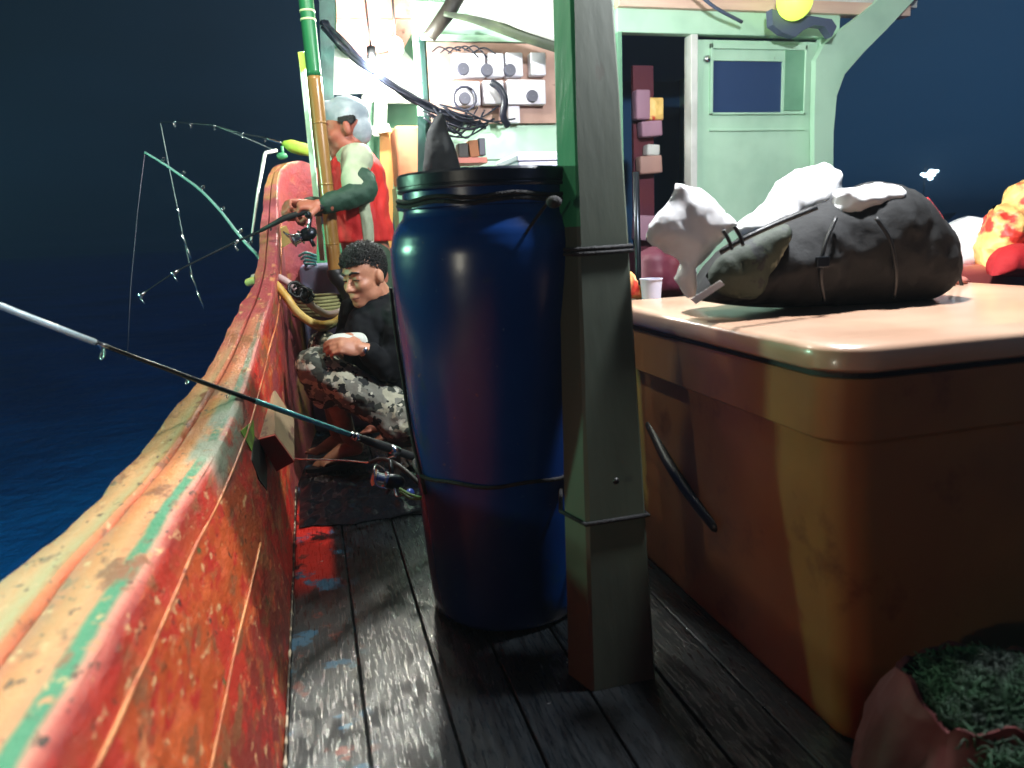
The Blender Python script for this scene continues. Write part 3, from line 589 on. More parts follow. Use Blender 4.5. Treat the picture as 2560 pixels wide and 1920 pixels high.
MB().tube(sm([P(1800, 632, 1.53), P(1870, 592, 1.51), P(1950, 556, 1.52), P(2040, 520, 1.55)]), .006, 8).build('zip', 'black', pk, True)
b = MB()
for x_, y_ in ((1822, 600), (1850, 590)): b.tube(sm([P(x_ - 14, y_ - 24, 1.50), P(x_, y_, 1.50), P(x_ + 8, y_ + 24, 1.5)]), .0045, 6)
b.build('strap', 'black', pk, True)
for pts_ in ([(2060, 752), (2052, 690), (2060, 620), (2090, 545)], [(2235, 745), (2240, 680), (2225, 600), (2190, 545)]):
    MB().tube(sm([P(x_, y_, 1.545 + .02 * abs(k_ - 1.4)) for k_, (x_, y_) in enumerate(pts_)]), .005, 6).build('webbing', 'black', pk, True)
MB().box(P(2056, 655, 1.535), (.035, .012, .026), bev=.003).build('buckle', 'dark_metal', pk)
MB().tube(sm([P(2310, 500, 1.66), P(2352, 560, 1.62), P(2372, 640, 1.62), P(2375, 700, 1.66)]), .012, 8).build('shoulder_strap', 'red_cloth', pk, True)
tag(inflate([(1612, 600), (1625, 560), (1668, 505), (1690, 460), (1745, 468), (1800, 510), (1830, 545), (1850, 560), (1790, 620), (1740, 670), (1745, 745), (1715, 745), (1690, 700), (1700, 650), (1650, 625)], BY - .06, .045, .012, 6, .009, .09, sharp=True).build('plastic_bag', 'bag', None, True), 'crumpled white plastic bag hanging over the left end of the backpack', 'plastic bag', 'white plastic bags on the cooler')
tag(MB().hexa([P(1725, 748, 1.5), P(1800, 700, 1.5), P(1812, 712, 1.5), P(1740, 760, 1.5)], [P(1725, 748, 1.54), P(1800, 700, 1.54), P(1812, 712, 1.54), P(1740, 760, 1.54)]).build('bag_tag', 'bag', None), 'small pale tag lying at the left foot of the backpack', 'tag')
tag(inflate([(1835, 570), (1870, 535), (1920, 500), (1950, 450), (1990, 425), (2060, 407), (2092, 425), (2095, 470), (2180, 462), (2200, 500), (2120, 545), (2020, 580), (1950, 590), (1860, 600)], BY + .06, .08, .014, 6, .010, .12, sharp=True).build('plastic_bag', 'bag', None, True), 'swollen white plastic bag resting on top of the backpack', 'plastic bag', 'white plastic bags on the cooler')
tag(inflate([(2090, 475), (2150, 465), (2190, 456), (2240, 460), (2255, 478), (2240, 520), (2190, 530), (2120, 545), (2085, 540)], BY - .06, .06, .016, 8, .009, .07, sharp=True).build('plastic_bag', 'bag', None, True), 'small white plastic bag with a loop, over the right top of the backpack', 'plastic bag', 'white plastic bags on the cooler')
tag(inflate([(2350, 690), (2340, 620), (2360, 570), (2420, 540), (2480, 550), (2520, 600), (2510, 660), (2470, 700)], 2.75, .13, .06, 5, .014, .16, sharp=True).build('sack', 'bag', None, True), 'bulging white sack on the rust red cooler', 'sack')
tag(inflate([(2455, 690), (2452, 620), (2478, 560), (2488, 515), (2520, 505), (2535, 462), (2590, 440), (2660, 520), (2660, 690)], 2.55, .08, .05, 7, .014, .12, sharp=True).build('crisp_bag', 'yellow', None, True), 'yellow and orange printed bag standing at the right picture edge', 'bag')
tag(inflate([(2480, 690), (2490, 640), (2530, 610), (2600, 620), (2640, 690)], 2.42, .06, .016, 10, .015, .05).build('red_cloth', 'red_cloth', None, True), 'bright red cloth bundled before the yellow bag', 'cloth')
pch = tag(inflate([(2330, 700), (2345, 680), (2400, 688), (2408, 712), (2340, 722)], 2.0, .05, .006, 12, .012, .04).build('pouch', 'pink', None, True), 'small pink pouch with black straps behind the backpack', 'pouch')
for x_ in (2378, 2398): MB().tube([P(x_, 680, 1.93), P(x_ + 3, 700, 1.93), P(x_ + 8, 722, 1.93)], .006, 6).build('strap', 'black', pch)
# ---- red basket and green net, bottom right
bk = thing('basket', 'red plastic basket in the lower right corner beside the cooler', 'basket', (1.0, .9, 0))
bc = PZ(2500, 1715, .27); bc.z = 0
b = MB(); b.lathe([(.001, .01), (.19, .01), (.215, .03), (.21, .08), (.20, .14), (.175, .20), (.15, .25), (.148, .265), (.138, .262), (.14, .25), (.165, .20), (.19, .12), (.19, .03), (.001, .03)], bc, 72)
for v in b.v:
    d_ = v - bc; a = math.atan2(d_.y, d_.x); f_ = 1 + .10 * fbm((math.cos(a) * 1.5, math.sin(a) * 1.5, d_.z * 3), 2.0, 4); v.x = bc.x + d_.x * f_; v.y = bc.y + d_.y * f_; v.z += .03 * fbm((math.cos(a), math.sin(a), 4), 2.2, 3) * (1 if d_.z > .15 else 0)
b.build('tub', 'red_plastic', bk, True, 60)
b = MB()
for i in range(700):
    a = random.random() * 6.28; r = .125 * math.sqrt(random.random()); c = bc + Vector((r * math.cos(a), r * math.sin(a), .24 + .06 * math.cos(r / .125 * 1.5) + random.uniform(-.01, .01)))
    b.tube(sm([c + Vector((random.uniform(-.02, .02), random.uniform(-.02, .02), random.uniform(-.012, .016))) for _ in range(6)], 2), .0011, 4)
b.ell(bc + Vector((0, 0, .225)), (.125, .125, .06))
for i in range(260):
    c = bc + Vector((-.10 + random.gauss(0, .028), -.115 + random.gauss(0, .018), .22 + random.gauss(0, .03)))
    b.tube(sm([c + Vector((random.uniform(-.02, .02), random.uniform(-.02, .02), random.uniform(-.016, .016))) for _ in range(5)], 2), .0016, 4)
tag(b.build('net_bundle', 'net', None, True), 'tangled bright green netting heaped in the red basket', 'netting')

# ================================================================== FISHING RODS
def ring(b, c, ax, r, w=.0012):
    ax = Vector(ax).normalized(); u = ax.orthogonal().normalized(); v = ax.cross(u)
    b.tube([c + (u * math.cos(a) + v * math.sin(a)) * r for a in [k * math.pi / 6 for k in range(13)]], w, 5)
def guide(parent, c, d, down, s=1.0, m='steel'):
    b = MB(); r = .011 * s; cc = c + down * (.014 * s + r); ring(b, cc, d, r, .0022 * s); b.tube([c - d * .012 * s, cc - down * r], .0016 * s, 5); b.tube([c + d * .012 * s, cc - down * r], .0016 * s, 5)
    b.tube([c - d * .014 * s, c + d * .014 * s], .0062 * s, 8); return b.build('line_guide', m, parent, True)
def reel(parent, c, ax, side, s=1.0, knob='blue_knob'):
    "spinning reel at c: spool axis ax, handle to one side"
    ax = Vector(ax).normalized(); side = Vector(side); side = (side - ax * side.dot(ax)).normalized(); rot = Matrix((side, ax.cross(side), ax)).transposed()
    r_ = bpy.data.objects.new('reel', None)
    MB().ell(c, (.022 * s, .026 * s, .034 * s), rot).tube([c, c - rot.col[1] * .05 * s], .007 * s, 8).build('reel_body', 'dark_metal', parent, True)
    MB().lathe([(.001, .02), (.020, .022), (.026, .026), (.026, .03), (.018, .034), (.018, .052), (.025, .056), (.025, .06), (.012, .066), (.001, .066)][:], c, 24, rot * 1 if s == 1 else rot @ Matrix.Scale(s, 3)).build('spool', 'steel', parent, True, 40)
    b = MB(); b.tube(sm([c + rot @ (Vector(p) * s) for p in ((.03, 0, .02), (.036, .012, .06), (.01, .04, .075), (-.03, .02, .06), (-.034, 0, .02))], 4), .003 * s, 6); b.build('bail', 'steel', parent, True)
    b = MB(); h0 = c + rot @ (Vector((.02, 0, 0)) * s); h1_ = c + rot @ (Vector((.05, .0, -.01)) * s); h2_ = c + rot @ (Vector((.055, .04, -.03)) * s); b.tube(sm([h0, h1_, h2_]), .0035 * s, 8).build('handle', 'steel', parent, True)
    MB().ell(h2_ + rot.col[0] * .012 * s, (.016 * s, .013 * s, .013 * s), rot).build('knob', knob, parent, True)
# near rod across the rail
A = P(985, 1125, 2.5); Bq = P(604, 990.5, 2.17); dv = Bq - A; ln = dv.length; d = dv.normalized()
nr_ = thing('fishing_rod', 'long dark fishing rod with cyan and white wraps laid across the rail beside the barrel', 'fishing rod', A)
bend = lambda t_: Vector((0, 0, .012 * max(0, t_ - 1) ** 2))
pt = lambda t_: A + dv * t_ + bend(t_)
MB().tube([pt(k * .1) for k in range(2, 33)], [.0085 - .0016 * k * .1 for k in range(2, 33)], 10).build('blank', 'blank', nr_, True)
MB().tube([pt(.34), pt(.62), pt(.93)], [.0088, .0086, .0082], 10).build('cyan_wrap', 'cyan', nr_, True)
M['white_wrap'] = mat('white_rod_wrap', (200, 225, 235), .25)
MB().tube([pt(1.66), pt(1.9), pt(2.26)], [.0078, .0076, .007], 10).build('white_wrap', 'white_wrap', nr_, True)
MB().tube([pt(2.34), pt(2.6), pt(2.9)], [.0068, .0064, .006], 10).build('white_wrap', 'white_wrap', nr_, True)
MB().tube([pt(-.6), pt(-.3), pt(-.02), pt(.02)], [.013, .015, .014, .014], 14).tube([pt(.04), pt(.1), pt(.26)], [.016, .0165, .0125], 14).build('grip', 'cork', nr_, True)
MB().tube([pt(-.03), pt(.03)], .0165, 16).build('silver_collar', 'steel', nr_, True)
MB().tube([pt(.27), pt(.30)], .0135, 12).tube([pt(.315), pt(.325)], .011, 12).build('winding_check', 'steel', nr_, True)
dn = Vector((-.2, .1, -1)).normalized()
for t_ in (1.07, 1.27, 1.63, 2.28, 2.9): guide(nr_, pt(t_), d, dn, 1.0 if t_ > 1.5 else .55)
# deck rod with reel by the barrel
rl = P(985, 1205, 2.35); dr = thing('fishing_rod', 'thin pale rod lying on the deck with a steel spinning reel and blue knob', 'fishing rod', rl)
MB().tube(sm([P(738, 1147, 2.75), P(860, 1151, 2.7), P(930, 1156, 2.62), P(990, 1140, 2.5)]), [.0028 + .00012 * k for k in range(19)], 8).build('blank', 'steel', dr, True)
MB().tube(sm([P(925, 1156, 2.62), P(960, 1148, 2.55), P(1005, 1170, 2.4), P(1060, 1220, 2.3)]), .008, 8).build('grip', 'cork', dr, True)
reel(dr, rl, (-.85, -.1, .35), (-.3, -.9, -.45), 1.15)
MB().tube([P(975, 1150, 2.4), rl], .007, 8).build('reel_foot', 'dark_metal', dr, True)
# standing angler's rod
sr = thing('fishing_rod', 'black fishing rod held by the standing man, pointing down to the water', 'fishing rod', P(785, 520, 3.6))
q = [P(812, 514, 3.58), P(760, 530, 3.58), P(712, 545, 3.58), P(651, 577, 3.6), P(589, 605, 3.62), P(513, 642, 3.58), P(437, 681, 3.54), P(354, 736, 3.5)]
MB().tube(q[:4], [.014, .013, .014, .008], 10).build('grip', 'cork', sr, True)
MB().tube(sm(q[2:], 4), [.008 - .0003 * k for k in range(21)], 8).build('blank', 'blank', sr, True)
for i in (4, 6, 7): guide(sr, q[i], (q[i] - q[i - 1]).normalized(), Vector((0, -.3, -.9)), 1.2)
reel(sr, P(770, 585, 3.56), (-.9, 0, -.35), (-.1, -.95, .3), 1.25, 'dark_metal')
MB().tube([P(778, 528, 3.58), P(770, 585, 3.56)], .009, 8).build('reel_foot', 'dark_metal', sr, True)
# bent teal rod over the rail
br = thing('fishing_rod', 'bent teal grey fishing rod rising over the sea outside the rail', 'fishing rod', P(640, 640, 3.9))
q = [P(652, 650, 3.62), P(640, 634, 3.66), P(622, 616, 3.7), P(597, 587, 3.75), P(553, 530, 3.85), P(503, 477, 3.95), P(455, 441, 4.05), P(405, 407, 4.12), P(362, 381, 4.18)]
MB().tube(sm(q, 4), [.0085 - .0001 * k for k in range(33)], 10).build('blank', 'teal_rod', br, True)
for i in (2, 3, 4, 5, 6, 7): guide(br, q[i], (q[i] - q[i - 1]).normalized(), (Vector((.5, -.3, .8))).normalized(), .8)
MB().tube([q[-1], P(345, 520, 4.18), P(327, 714, 4.18), P(318, 900, 4.18)], .0016, 5).build('fishing_line', 'purple', br, True)
# thin rod with lures
tr = thing('fishing_rod', 'thin dark fishing rod with lime grip and dangling lures, arching over the sea', 'fishing rod', P(709, 360, 4.6))
q = [P(709, 360, 4.6), P(662, 345, 4.62), P(604, 334, 4.65), P(535, 314, 4.7), P(477, 309, 4.75), P(436, 305, 4.8), P(401, 307, 4.85)]
MB().tube(sm(q, 4), [.0055 - .00014 * k for k in range(25)], 8).build('blank', 'blank', tr, True)
MB().tube(sm([q[0], q[1]], 4), [.008] * 5, 8).build('pale_wrap', 'steel', tr, True)
MB().tube(sm([P(782, 378, 4.6), P(745, 370, 4.58), P(720, 362, 4.58), P(708, 358, 4.6)]), [.030, .032, .034, .035, .036, .036, .036, .036, .036, .036, .034, .032, .028, .024, .022, .02, .018, .014, .010], 12, True).build('grip', 'lime', tr, True)
for i in (1, 2, 3, 4, 5): guide(tr, q[i], (q[i] - q[i - 1]).normalized(), Vector((0, -.3, -.9)), .75)
MB().tube([P(683, 374, 4.58), P(604, 340, 4.65), q[3]], .0013, 5).tube([q[6], P(419, 399, 4.85), P(445, 526, 4.85), P(459, 598, 4.85), P(484, 703, 4.85), P(501, 750, 4.85)], .0016, 5).build('fishing_line', 'line', tr, True)
for x_, y_, l_, r_ in ((446, 528, .03, .008), (460, 600, .055, .009), (472, 632, .04, .007), (485, 706, .07, .0075), (501, 750, .07, .0075)):
    c = P(x_, y_, 4.84); e = Vector((.25, 0, -1)).normalized(); MB().tube([c - e * l_, c - e * l_ * .4, c + e * l_ * .3, c + e * l_], [.001, r_, r_ * .8, .001], 8).build('lure', 'steel', tr, True)
# crank: white metal stay by the rail head
st = tag(MB().tube([P(692, 376, 4.5), P(665, 382, 4.45), P(662, 386, 4.44), P(645, 480, 4.2), P(628, 600, 3.95)], [.010, .010, .010, .008, .005], 8).build('rail_stay', 'white', None, True), 'bent white metal stay rising outside the pink rail head', 'stay')
b = MB(); b.ell(P(705, 390, 4.42), (.03, .02, .02)); b.tube([P(705, 365, 4.42), P(708, 395, 4.42)], .008, 8).tube([P(715, 388, 4.42), P(700, 384, 4.42)], .010, 8)
tag(b.build('rod_holder', 'green_board', None, True), 'small green clamp on top of the pink rail head', 'clamp')

# ================================================================== POLES AND THINGS AMIDSHIPS
bp = thing('bamboo_pole', 'thick bamboo pole, green lamplight painted on its top, golden below, beside the standing man', 'pole', P(838, 673, 3.72))
def polep(t_): return P(838, 673, 3.72).lerp(P(765, 0, 3.72), t_)
b = MB(); ts = [-.02 + k * .0125 for k in range(61)]
b.tube([polep(t_) for t_ in ts], [.0325 * (1 + .02 * math.sin(t_ * 30)) for t_ in ts], 20).build('pole_shaft', 'bamboo', bp, True)
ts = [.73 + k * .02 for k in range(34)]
MB().tube([polep(t_) for t_ in ts], .033, 20).build('green_lit_section', 'bamboo_green_lit', bp, True)  # green lamp light on the upper pole put into its colour
for t_ in (.10, .33, .56): MB().tube([polep(t_ - .004), polep(t_), polep(t_ + .004)], [.0327, .035, .0327], 20).build('joint', 'bamboo', bp, True)
for t_ in (.93, .96): MB().tube([polep(t_ - .0035), polep(t_ + .0035)], .035, 20).build('joint', 'node', bp, True)
MB().tube(sm([polep(.0), P(842, 690, 3.72), P(862, 712, 3.72), P(880, 760, 3.74)]), [.038, .04, .041, .042, .042, .042, .042, .042, .042, .042, .042, .042, .042, .042, .04, .04, .04, .04, .04], 14).build('rubber_boot', 'black', bp, True)
tag(MB().hexa([P(745, 130, 4.0), P(757, 128, 4.0), P(812, 652, 4.0), P(800, 652, 4.0)], [P(748, 130, 4.06), P(760, 128, 4.06), P(814, 652, 4.06), P(802, 652, 4.06)]).build('wooden_batten', 'wall'), 'narrow pale green batten leaning just left of the bamboo pole', 'batten')
MB().prism([P(745, 130, 4.0), P(790, 128, 4.0), P(770, 165, 4.0), P(752, 182, 4.0)], (0, .02, 0)).build('x', 'x') if 0 else None
tag(MB().prism([P(744, 130, 3.99), P(786, 128, 3.99), P(768, 168, 3.99), P(752, 180, 3.99)], (0, .02, 0)).build('lime_lit_end', 'lime'), 'small painted lime green gusset at the head of the narrow batten', 'glow')  # lime slab painting the lower end of the pole's green lamplight
tag(MB().hexa([P(796, -60, 4.35), P(838, -60, 4.35), P(834, 300, 4.35), P(806, 300, 4.35)], [P(796, -60, 4.42), P(838, -60, 4.42), P(834, 300, 4.42), P(806, 300, 4.42)]).build('dark_stanchion', 'dark_green'), 'dark green wooden stanchion behind the top of the bamboo pole', 'stanchion')
# partition, blue cloth covered box
gp = [P(752, 585, 4.9), P(900, 585, 4.9), P(900, 670, 4.9), P(755, 670, 4.9)]
tag(MB().prism([P(750, 560, 4.95), P(900, 560, 4.95), P(900, 720, 4.95), P(754, 720, 4.95)], (0, .03, 0)).build('partition', 'green_board'), 'low green board partition behind the seated man', 'partition')
q0 = P(752, 664, 4.3); q1 = P(905, 664, 4.3)
tag(MB().box(((q0.x + q1.x) / 2, 4.42, q0.z / 2), (q1.x - q0.x + .02, .5, q0.z), bev=.03).build('covered_box', 'cloth_blue', None, True, 60), 'box covered in slate blue cloth between the rail and the seated man', 'box')
b = MB()
for i in range(4):
    b.tube(sm([P(748 + 6 * i, 640 + 8 * i, 4.2), P(765, 632 + 9 * i, 4.15), P(790, 640 + 7 * i, 4.2)]), .008, 6)
M['teal_cloth'] = mat('teal_plastic_strips', (80, 160, 165), .35)
tag(b.build('twine', 'teal_cloth', None, True), 'loose teal twine lying on the blue cloth', 'twine')
# dark crumpled sheet on the deck, spill
vs = []; n1_, n2_ = 60, 36
for i in range(n1_ + 1):
    for j in range(n2_ + 1):
        x = -.13 + .62 * i / n1_; y = 2.72 + .62 * j / n2_ + .05 * fbm((x, 0, 2), 4); z = .006 + .045 * abs(fbm((x * 1.0, y * .8, 1), 7, 5)) * min(1, i / 4, j / 4, (n1_ - i) / 4, (n2_ - j) / 4); vs.append((x, y, z))
b = MB(); b.add(vs, [(i * (n2_ + 1) + j, (i + 1) * (n2_ + 1) + j, (i + 1) * (n2_ + 1) + j + 1, i * (n2_ + 1) + j + 1) for i in range(n1_) for j in range(n2_)])
tag(b.build('tarpaulin', 'tarp', None, True), 'crumpled wet black sheet on the deck under the seated man\'s foot', 'tarpaulin')
# stool under the seated man
sl = thing('stool', 'low dark wooden stool that the seated man squats on behind the barrel', 'stool', (.42, 3.25, 0))
MB().box((.42, 3.3, .165), (.34, .3, .03), bev=.008).build('seat', 'dark_wood', sl)
for a_, c_ in ((-1, -1), (1, -1), (1, 1), (-1, 1)): MB().box((.42 + a_ * .13, 3.3 + c_ * .11, .075), (.035, .035, .15)).build('leg', 'dark_wood', sl)

# ================================================================== PEOPLE
import numpy as np
def smin(a, b_, k): h = np.clip(.5 + .5 * (b_ - a) / k, 0, 1); return b_ * (1 - h) + a * h - k * h * (1 - h)
def head_sdf(p):
    def el_(c, r): q = (p - np.array(c)) / np.array(r); l = np.linalg.norm(q, axis=1); return (l - 1) * min(r)
    def cap_(a, b_, ra, rb):
        a = np.array(a); b_ = np.array(b_); ba = b_ - a; t_ = np.clip(((p - a) @ ba) / (ba @ ba), 0, 1); return np.linalg.norm(p - a - t_[:, None] * ba, axis=1) - (ra + (rb - ra) * t_)
    d_ = el_((-.012, 0, .035), (.098, .076, .088))
    d_ = smin(d_, el_((.030, 0, -.038), (.058, .060, .082)), .02)
    d_ = smin(d_, el_((.066, 0, -.092), (.026, .026, .020)), .018)
    for s_ in (-1, 1):
        d_ = smin(d_, el_((.052, s_ * .036, -.022), (.034, .026, .024)), .015)
        d_ = smin(d_, el_((.010, s_ * .052, -.068), (.034, .016, .022)), .02)
        d_ = smin(d_, el_((.078, s_ * .026, .034), (.014, .022, .007)), .010)
    for s_ in (-1, 1):
        q = -el_((.098, s_ * .030, .012), (.018, .020, .013)); h = np.clip(.5 - .5 * (q - d_) / -.008, 0, 1); d_ = -smin(-d_, -q, .008)
        d_ = smin(d_, el_((.070, s_ * .030, .010), (.016, .017, .012)), .003)
    d_ = smin(d_, cap_((.084, 0, .018), (.108, 0, -.026), .007, .0125), .008)
    for s_ in (-1, 1): d_ = smin(d_, el_((.096, s_ * .013, -.030), (.011, .009, .008)), .005)
    d_ = smin(d_, el_((.088, 0, -.058), (.014, .024, .0062)), .004); d_ = smin(d_, el_((.085, 0, -.070), (.014, .021, .0068)), .004)
    for s_ in (-1, 1): d_ = smin(d_, el_((-.006, s_ * .080, -.004), (.019, .011, .031)), .004)
    return d_
def head(b, c, fwd, s=1.0, roll=0):
    fwd = Vector(fwd).normalized(); lft = Vector((0, 0, 1)).cross(fwd).normalized(); up = fwd.cross(lft); r = Matrix((fwd, lft, up)).transposed() @ Matrix.Rotation(roll, 3, 'X')
    na, nb_ = 110, 80; dirs = []
    for j in range(1, nb_):
        ph = math.pi * j / nb_
        for i in range(na): th = 2 * math.pi * i / na; dirs.append((math.sin(ph) * math.cos(th), math.sin(ph) * math.sin(th), math.cos(ph)))
    dirs = [(0, 0, 1)] + dirs + [(0, 0, -1)]; D = np.array(dirs); o_ = np.array((0.0, 0, -.01)); rad = np.full(len(D), .02); done = np.zeros(len(D), bool)
    for rr_ in np.arange(.17, .02, -.0008):
        v_ = head_sdf(o_ + D * rr_); hit = (v_ < 0) & ~done; rad[hit] = rr_; done |= hit
    pts = o_ + D * rad[:, None]; vs = [Vector(c) + r @ (Vector(p_) * s) for p_ in pts.tolist()]; fs = []
    for i in range(na): fs.append((0, 1 + i, 1 + (i + 1) % na)); fs.append((len(D) - 1, 1 + (nb_ - 2) * na + (i + 1) % na, 1 + (nb_ - 2) * na + i))
    for j in range(nb_ - 2):
        for i in range(na): fs.append((1 + j * na + i, 1 + (j + 1) * na + i, 1 + (j + 1) * na + (i + 1) % na, 1 + j * na + (i + 1) % na))
    b.add(vs, fs); return r, lambda p_: Vector(c) + r @ (Vector(p_) * s)
def cap3(b, pts, rs, n=16): b.tube(sm(pts, 5), [x for x in np.interp(np.linspace(0, len(pts) - 1, (len(pts) - 1) * 5 + 1), range(len(pts)), rs)], n, True, True)
def hand(b, w, d_, nrm, side, curl=.9, s=1.0):
    "w wrist, d_ pointing along the palm, nrm out of the back of the hand, side towards the thumb"
    d_ = Vector(d_).normalized(); nrm = Vector(nrm); nrm = (nrm - d_ * nrm.dot(d_)).normalized(); sd = Vector(side); sd = (sd - d_ * sd.dot(d_) - nrm * sd.dot(nrm)).normalized()
    rot = Matrix((sd, d_, nrm)).transposed(); b.ell(w + d_ * .05 * s, (.041 * s, .055 * s, .017 * s), rot); b.tube([w - d_ * .03 * s, w + d_ * .02 * s], [.026 * s, .026 * s], 12, True, True)
    for k, (off, ln_) in enumerate(((.028, .042), (.0095, .048), (-.0095, .045), (-.027, .034))):
        p0 = w + d_ * .088 * s + sd * off * s; pts = [p0]; a = .25 * curl
        for seg in (1.0, .72, .55):
            a += curl * .62 + .08 * k * curl; dd = d_ * math.cos(a) - nrm * math.sin(a); pts.append(pts[-1] + dd * ln_ * seg * s)
        b.tube([p0 - d_ * .02 * s] + pts, [.0098 * s, .0096 * s, .0090 * s, .0084 * s, .0072 * s], 10, True, True)
    t0 = w + d_ * .025 * s + sd * .03 * s; t1 = t0 + (sd * .7 + d_ * .6 - nrm * .3).normalized() * .04 * s; t2 = t1 + (d_ * .8 + sd * .1 - nrm * .6).normalized() * .032 * s; t3 = t2 + (d_ * .6 - sd * .3 - nrm * .7).normalized() * .022 * s
    b.tube([t0, t1, t2, t3], [.015 * s, .012 * s, .0105 * s, .008 * s], 10, True, True)

# ---------------- seated man
pm_ = thing('person', 'squatting young man with curly black hair, black jacket and camouflage trousers, holding a packet', 'person', (.3, 3.3, 0))
HC = P(912, 692, 3.22); hf_ = Vector((-.74, -.66, -.20))
b = MB(); r3, hl = head(b, HC, hf_, 1.04, 0.06)
Sn = Vector((.375, 3.10, .72)); Sf = Vector((.185, 3.37, .73)); Nk = Vector((.285, 3.25, .79)); Hn = P(1000, 1040, 3.12); Hf = P(985, 990, 3.38)
Kn = P(786, 912, 3.12); Kf = P(812, 868, 3.42); An = P(872, 1092, 3.42); Af = P(842, 1080, 3.62)
b.tube([hl((-.025, 0, -.05)), Nk, Vector((.30, 3.25, .70))], [.058, .062, .08], 18, True, True)
cap3(b, [Vector((.31, 3.25, .70)), Vector((.35, 3.27, .5)), (Hn + Hf) / 2], [.12, .12, .12])
En = P(972, 922, 3.08); Wn = P(908, 872, 3.02); Ef = P(868, 845, 3.42); Wf = P(850, 862, 3.26)
cap3(b, [Sn, En, Wn], [.05, .042, .028]); cap3(b, [Sf, Ef, Wf], [.05, .042, .028])
cap3(b, [Hn, Kn], [.075, .055]); cap3(b, [Hf, Kf], [.075, .055])
cap3(b, [Kn, Kn.lerp(An, .35) + Vector((.02, 0, 0)), An], [.054, .056, .034]); cap3(b, [Kf, Kf.lerp(Af, .35), Af], [.054, .056, .034])
for An_, hx, tx_ in ((An, P(893, 1122, 3.46), P(818, 1148, 3.42)), (Af, P(862, 1110, 3.66), P(800, 1128, 3.62))):
    hx.z = max(.045, hx.z); tx_.z = .04 + .012
    b.tube([An_, hx + Vector((0, 0, .02))], [.034, .032], 12, True, True); dd = (tx_ - hx).normalized(); b.tube([hx, hx.lerp(tx_, .5) + Vector((0, 0, .022)), tx_], [.03, .036, .026], 14, True, True)
    b.ell(tx_, (.04, .035, .018))
    sd = dd.cross(Vector((0, 0, 1))).normalized()
    for k in range(5): p0 = tx_ + sd * (.034 - .017 * k); b.tube([p0, p0 + dd * (.045 - .006 * k), p0 + dd * (.058 - .007 * k) + Vector((0, 0, -.008))], [.011 - .0012 * k if k else .013, .010 - .001 * k, .008 - .0006 * k], 8, True, True)
hd = (P(842, 862, 3.0) - Wn).normalized(); hand(b, Wn, hd, (-.2, -.75, .55), (0, -.1, 1), .75, 1.02)
hd2 = (P(880, 862, 3.1) - Wf).normalized(); hand(b, Wf, (hd2 + Vector((0, -.8, 0))), (-.6, .3, .7), (.2, 0, 1), .8, 1.0)
soft(b.build('body', 'skin', pm_), .0055, 1)
# eyes, brows, mouth
for s_ in (-1, 1):
    MB().tube(sm([hl((.082, s_ * .016, .006)), hl((.0895, s_ * .030, .0075)), hl((.079, s_ * .046, .003))], 4), .0022, 6).build('eyelid', 'pupil', pm_, True)
    MB().tube(sm([hl((.092, s_ * .012, .030)), hl((.090, s_ * .030, .038)), hl((.072, s_ * .052, .032))], 4), [.003, .0045, .005, .005, .005, .0045, .004, .003, .002], 6).build('eyebrow', 'hair', pm_, True)
MB().tube(sm([hl((.084, -.024, -.065)), hl((.1015, 0, -.0635)), hl((.084, .024, -.065))], 4), .0018, 6).build('mouth', 'lip', pm_, True)
# hair
b = MB(); rnd = random.Random(3)
for i in range(4200):
    th = rnd.uniform(-math.pi, math.pi); zz = rnd.uniform(-.8, 1); ra = math.sqrt(1 - zz * zz); q = Vector((-.012 + .101 * ra * math.cos(th), .079 * ra * math.sin(th), .037 + .091 * zz))
    line = .062 if q.x > .03 else (.03 + (q.x - .0) * 1.0 if q.x > -.005 else -.045)
    if q.z < line + rnd.uniform(-.004, .004): continue
    top = max(0, min(1, (q.z - .035) / .06)); nv = Vector((q.x, q.y, q.z - .03)).normalized(); nv = r3 @ nv; c = hl(q); u_ = nv.orthogonal().normalized(); v_ = nv.cross(u_)
    a0 = rnd.uniform(0, 6.28); rr_ = .003 + .006 * top * rnd.random(); h_ = .0012 + .0045 * top * rnd.random()
    b.tube([c - nv * .004] + [c + nv * h_ * k + (u_ * math.cos(a0 + k * 1.1) + v_ * math.sin(a0 + k * 1.1)) * rr_ for k in range(5)], [.0022, .0022, .002, .0018, .0014, .0008], 4)
b.ell(hl((-.02, 0, .05)), (.094, .080, .078), r3)
b.build('hair', 'hair', pm_, True)
# jacket
b = MB(); cap3(b, [Vector((.295, 3.25, .69)), Vector((.33, 3.26, .52)), (Hn + Hf) / 2 + Vector((-.01, 0, .03))], [.150, .155, .14], 24)
cap3(b, [Sn, Sf], [.078, .078]); cap3(b, [Sn, Vector(Sn).lerp(En, .5), En, Wn + (En - Wn) * .25], [.078, .068, .060, .045]); cap3(b, [Sf, Ef, Wf + (Ef - Wf) * .25], [.075, .06, .045])
cap3(b, [Vector((.21, 3.20, .70)), Vector((.20, 3.18, .58)), Vector((.22, 3.2, .46))], [.085, .10, .09])
soft(b.build('jacket', 'jacket', pm_), .008, 2, .035, .09)
b = MB(); 
ringc = [Nk + Vector((math.cos(a) * .078, math.sin(a) * .072, .015 * math.cos(a) + .012)) for a in [k * math.pi / 8 for k in range(17)]]; b.tube(ringc, [.017] * 17, 10)
soft(b.build('collar', 'jacket', pm_), .006, 2, .01, .03)
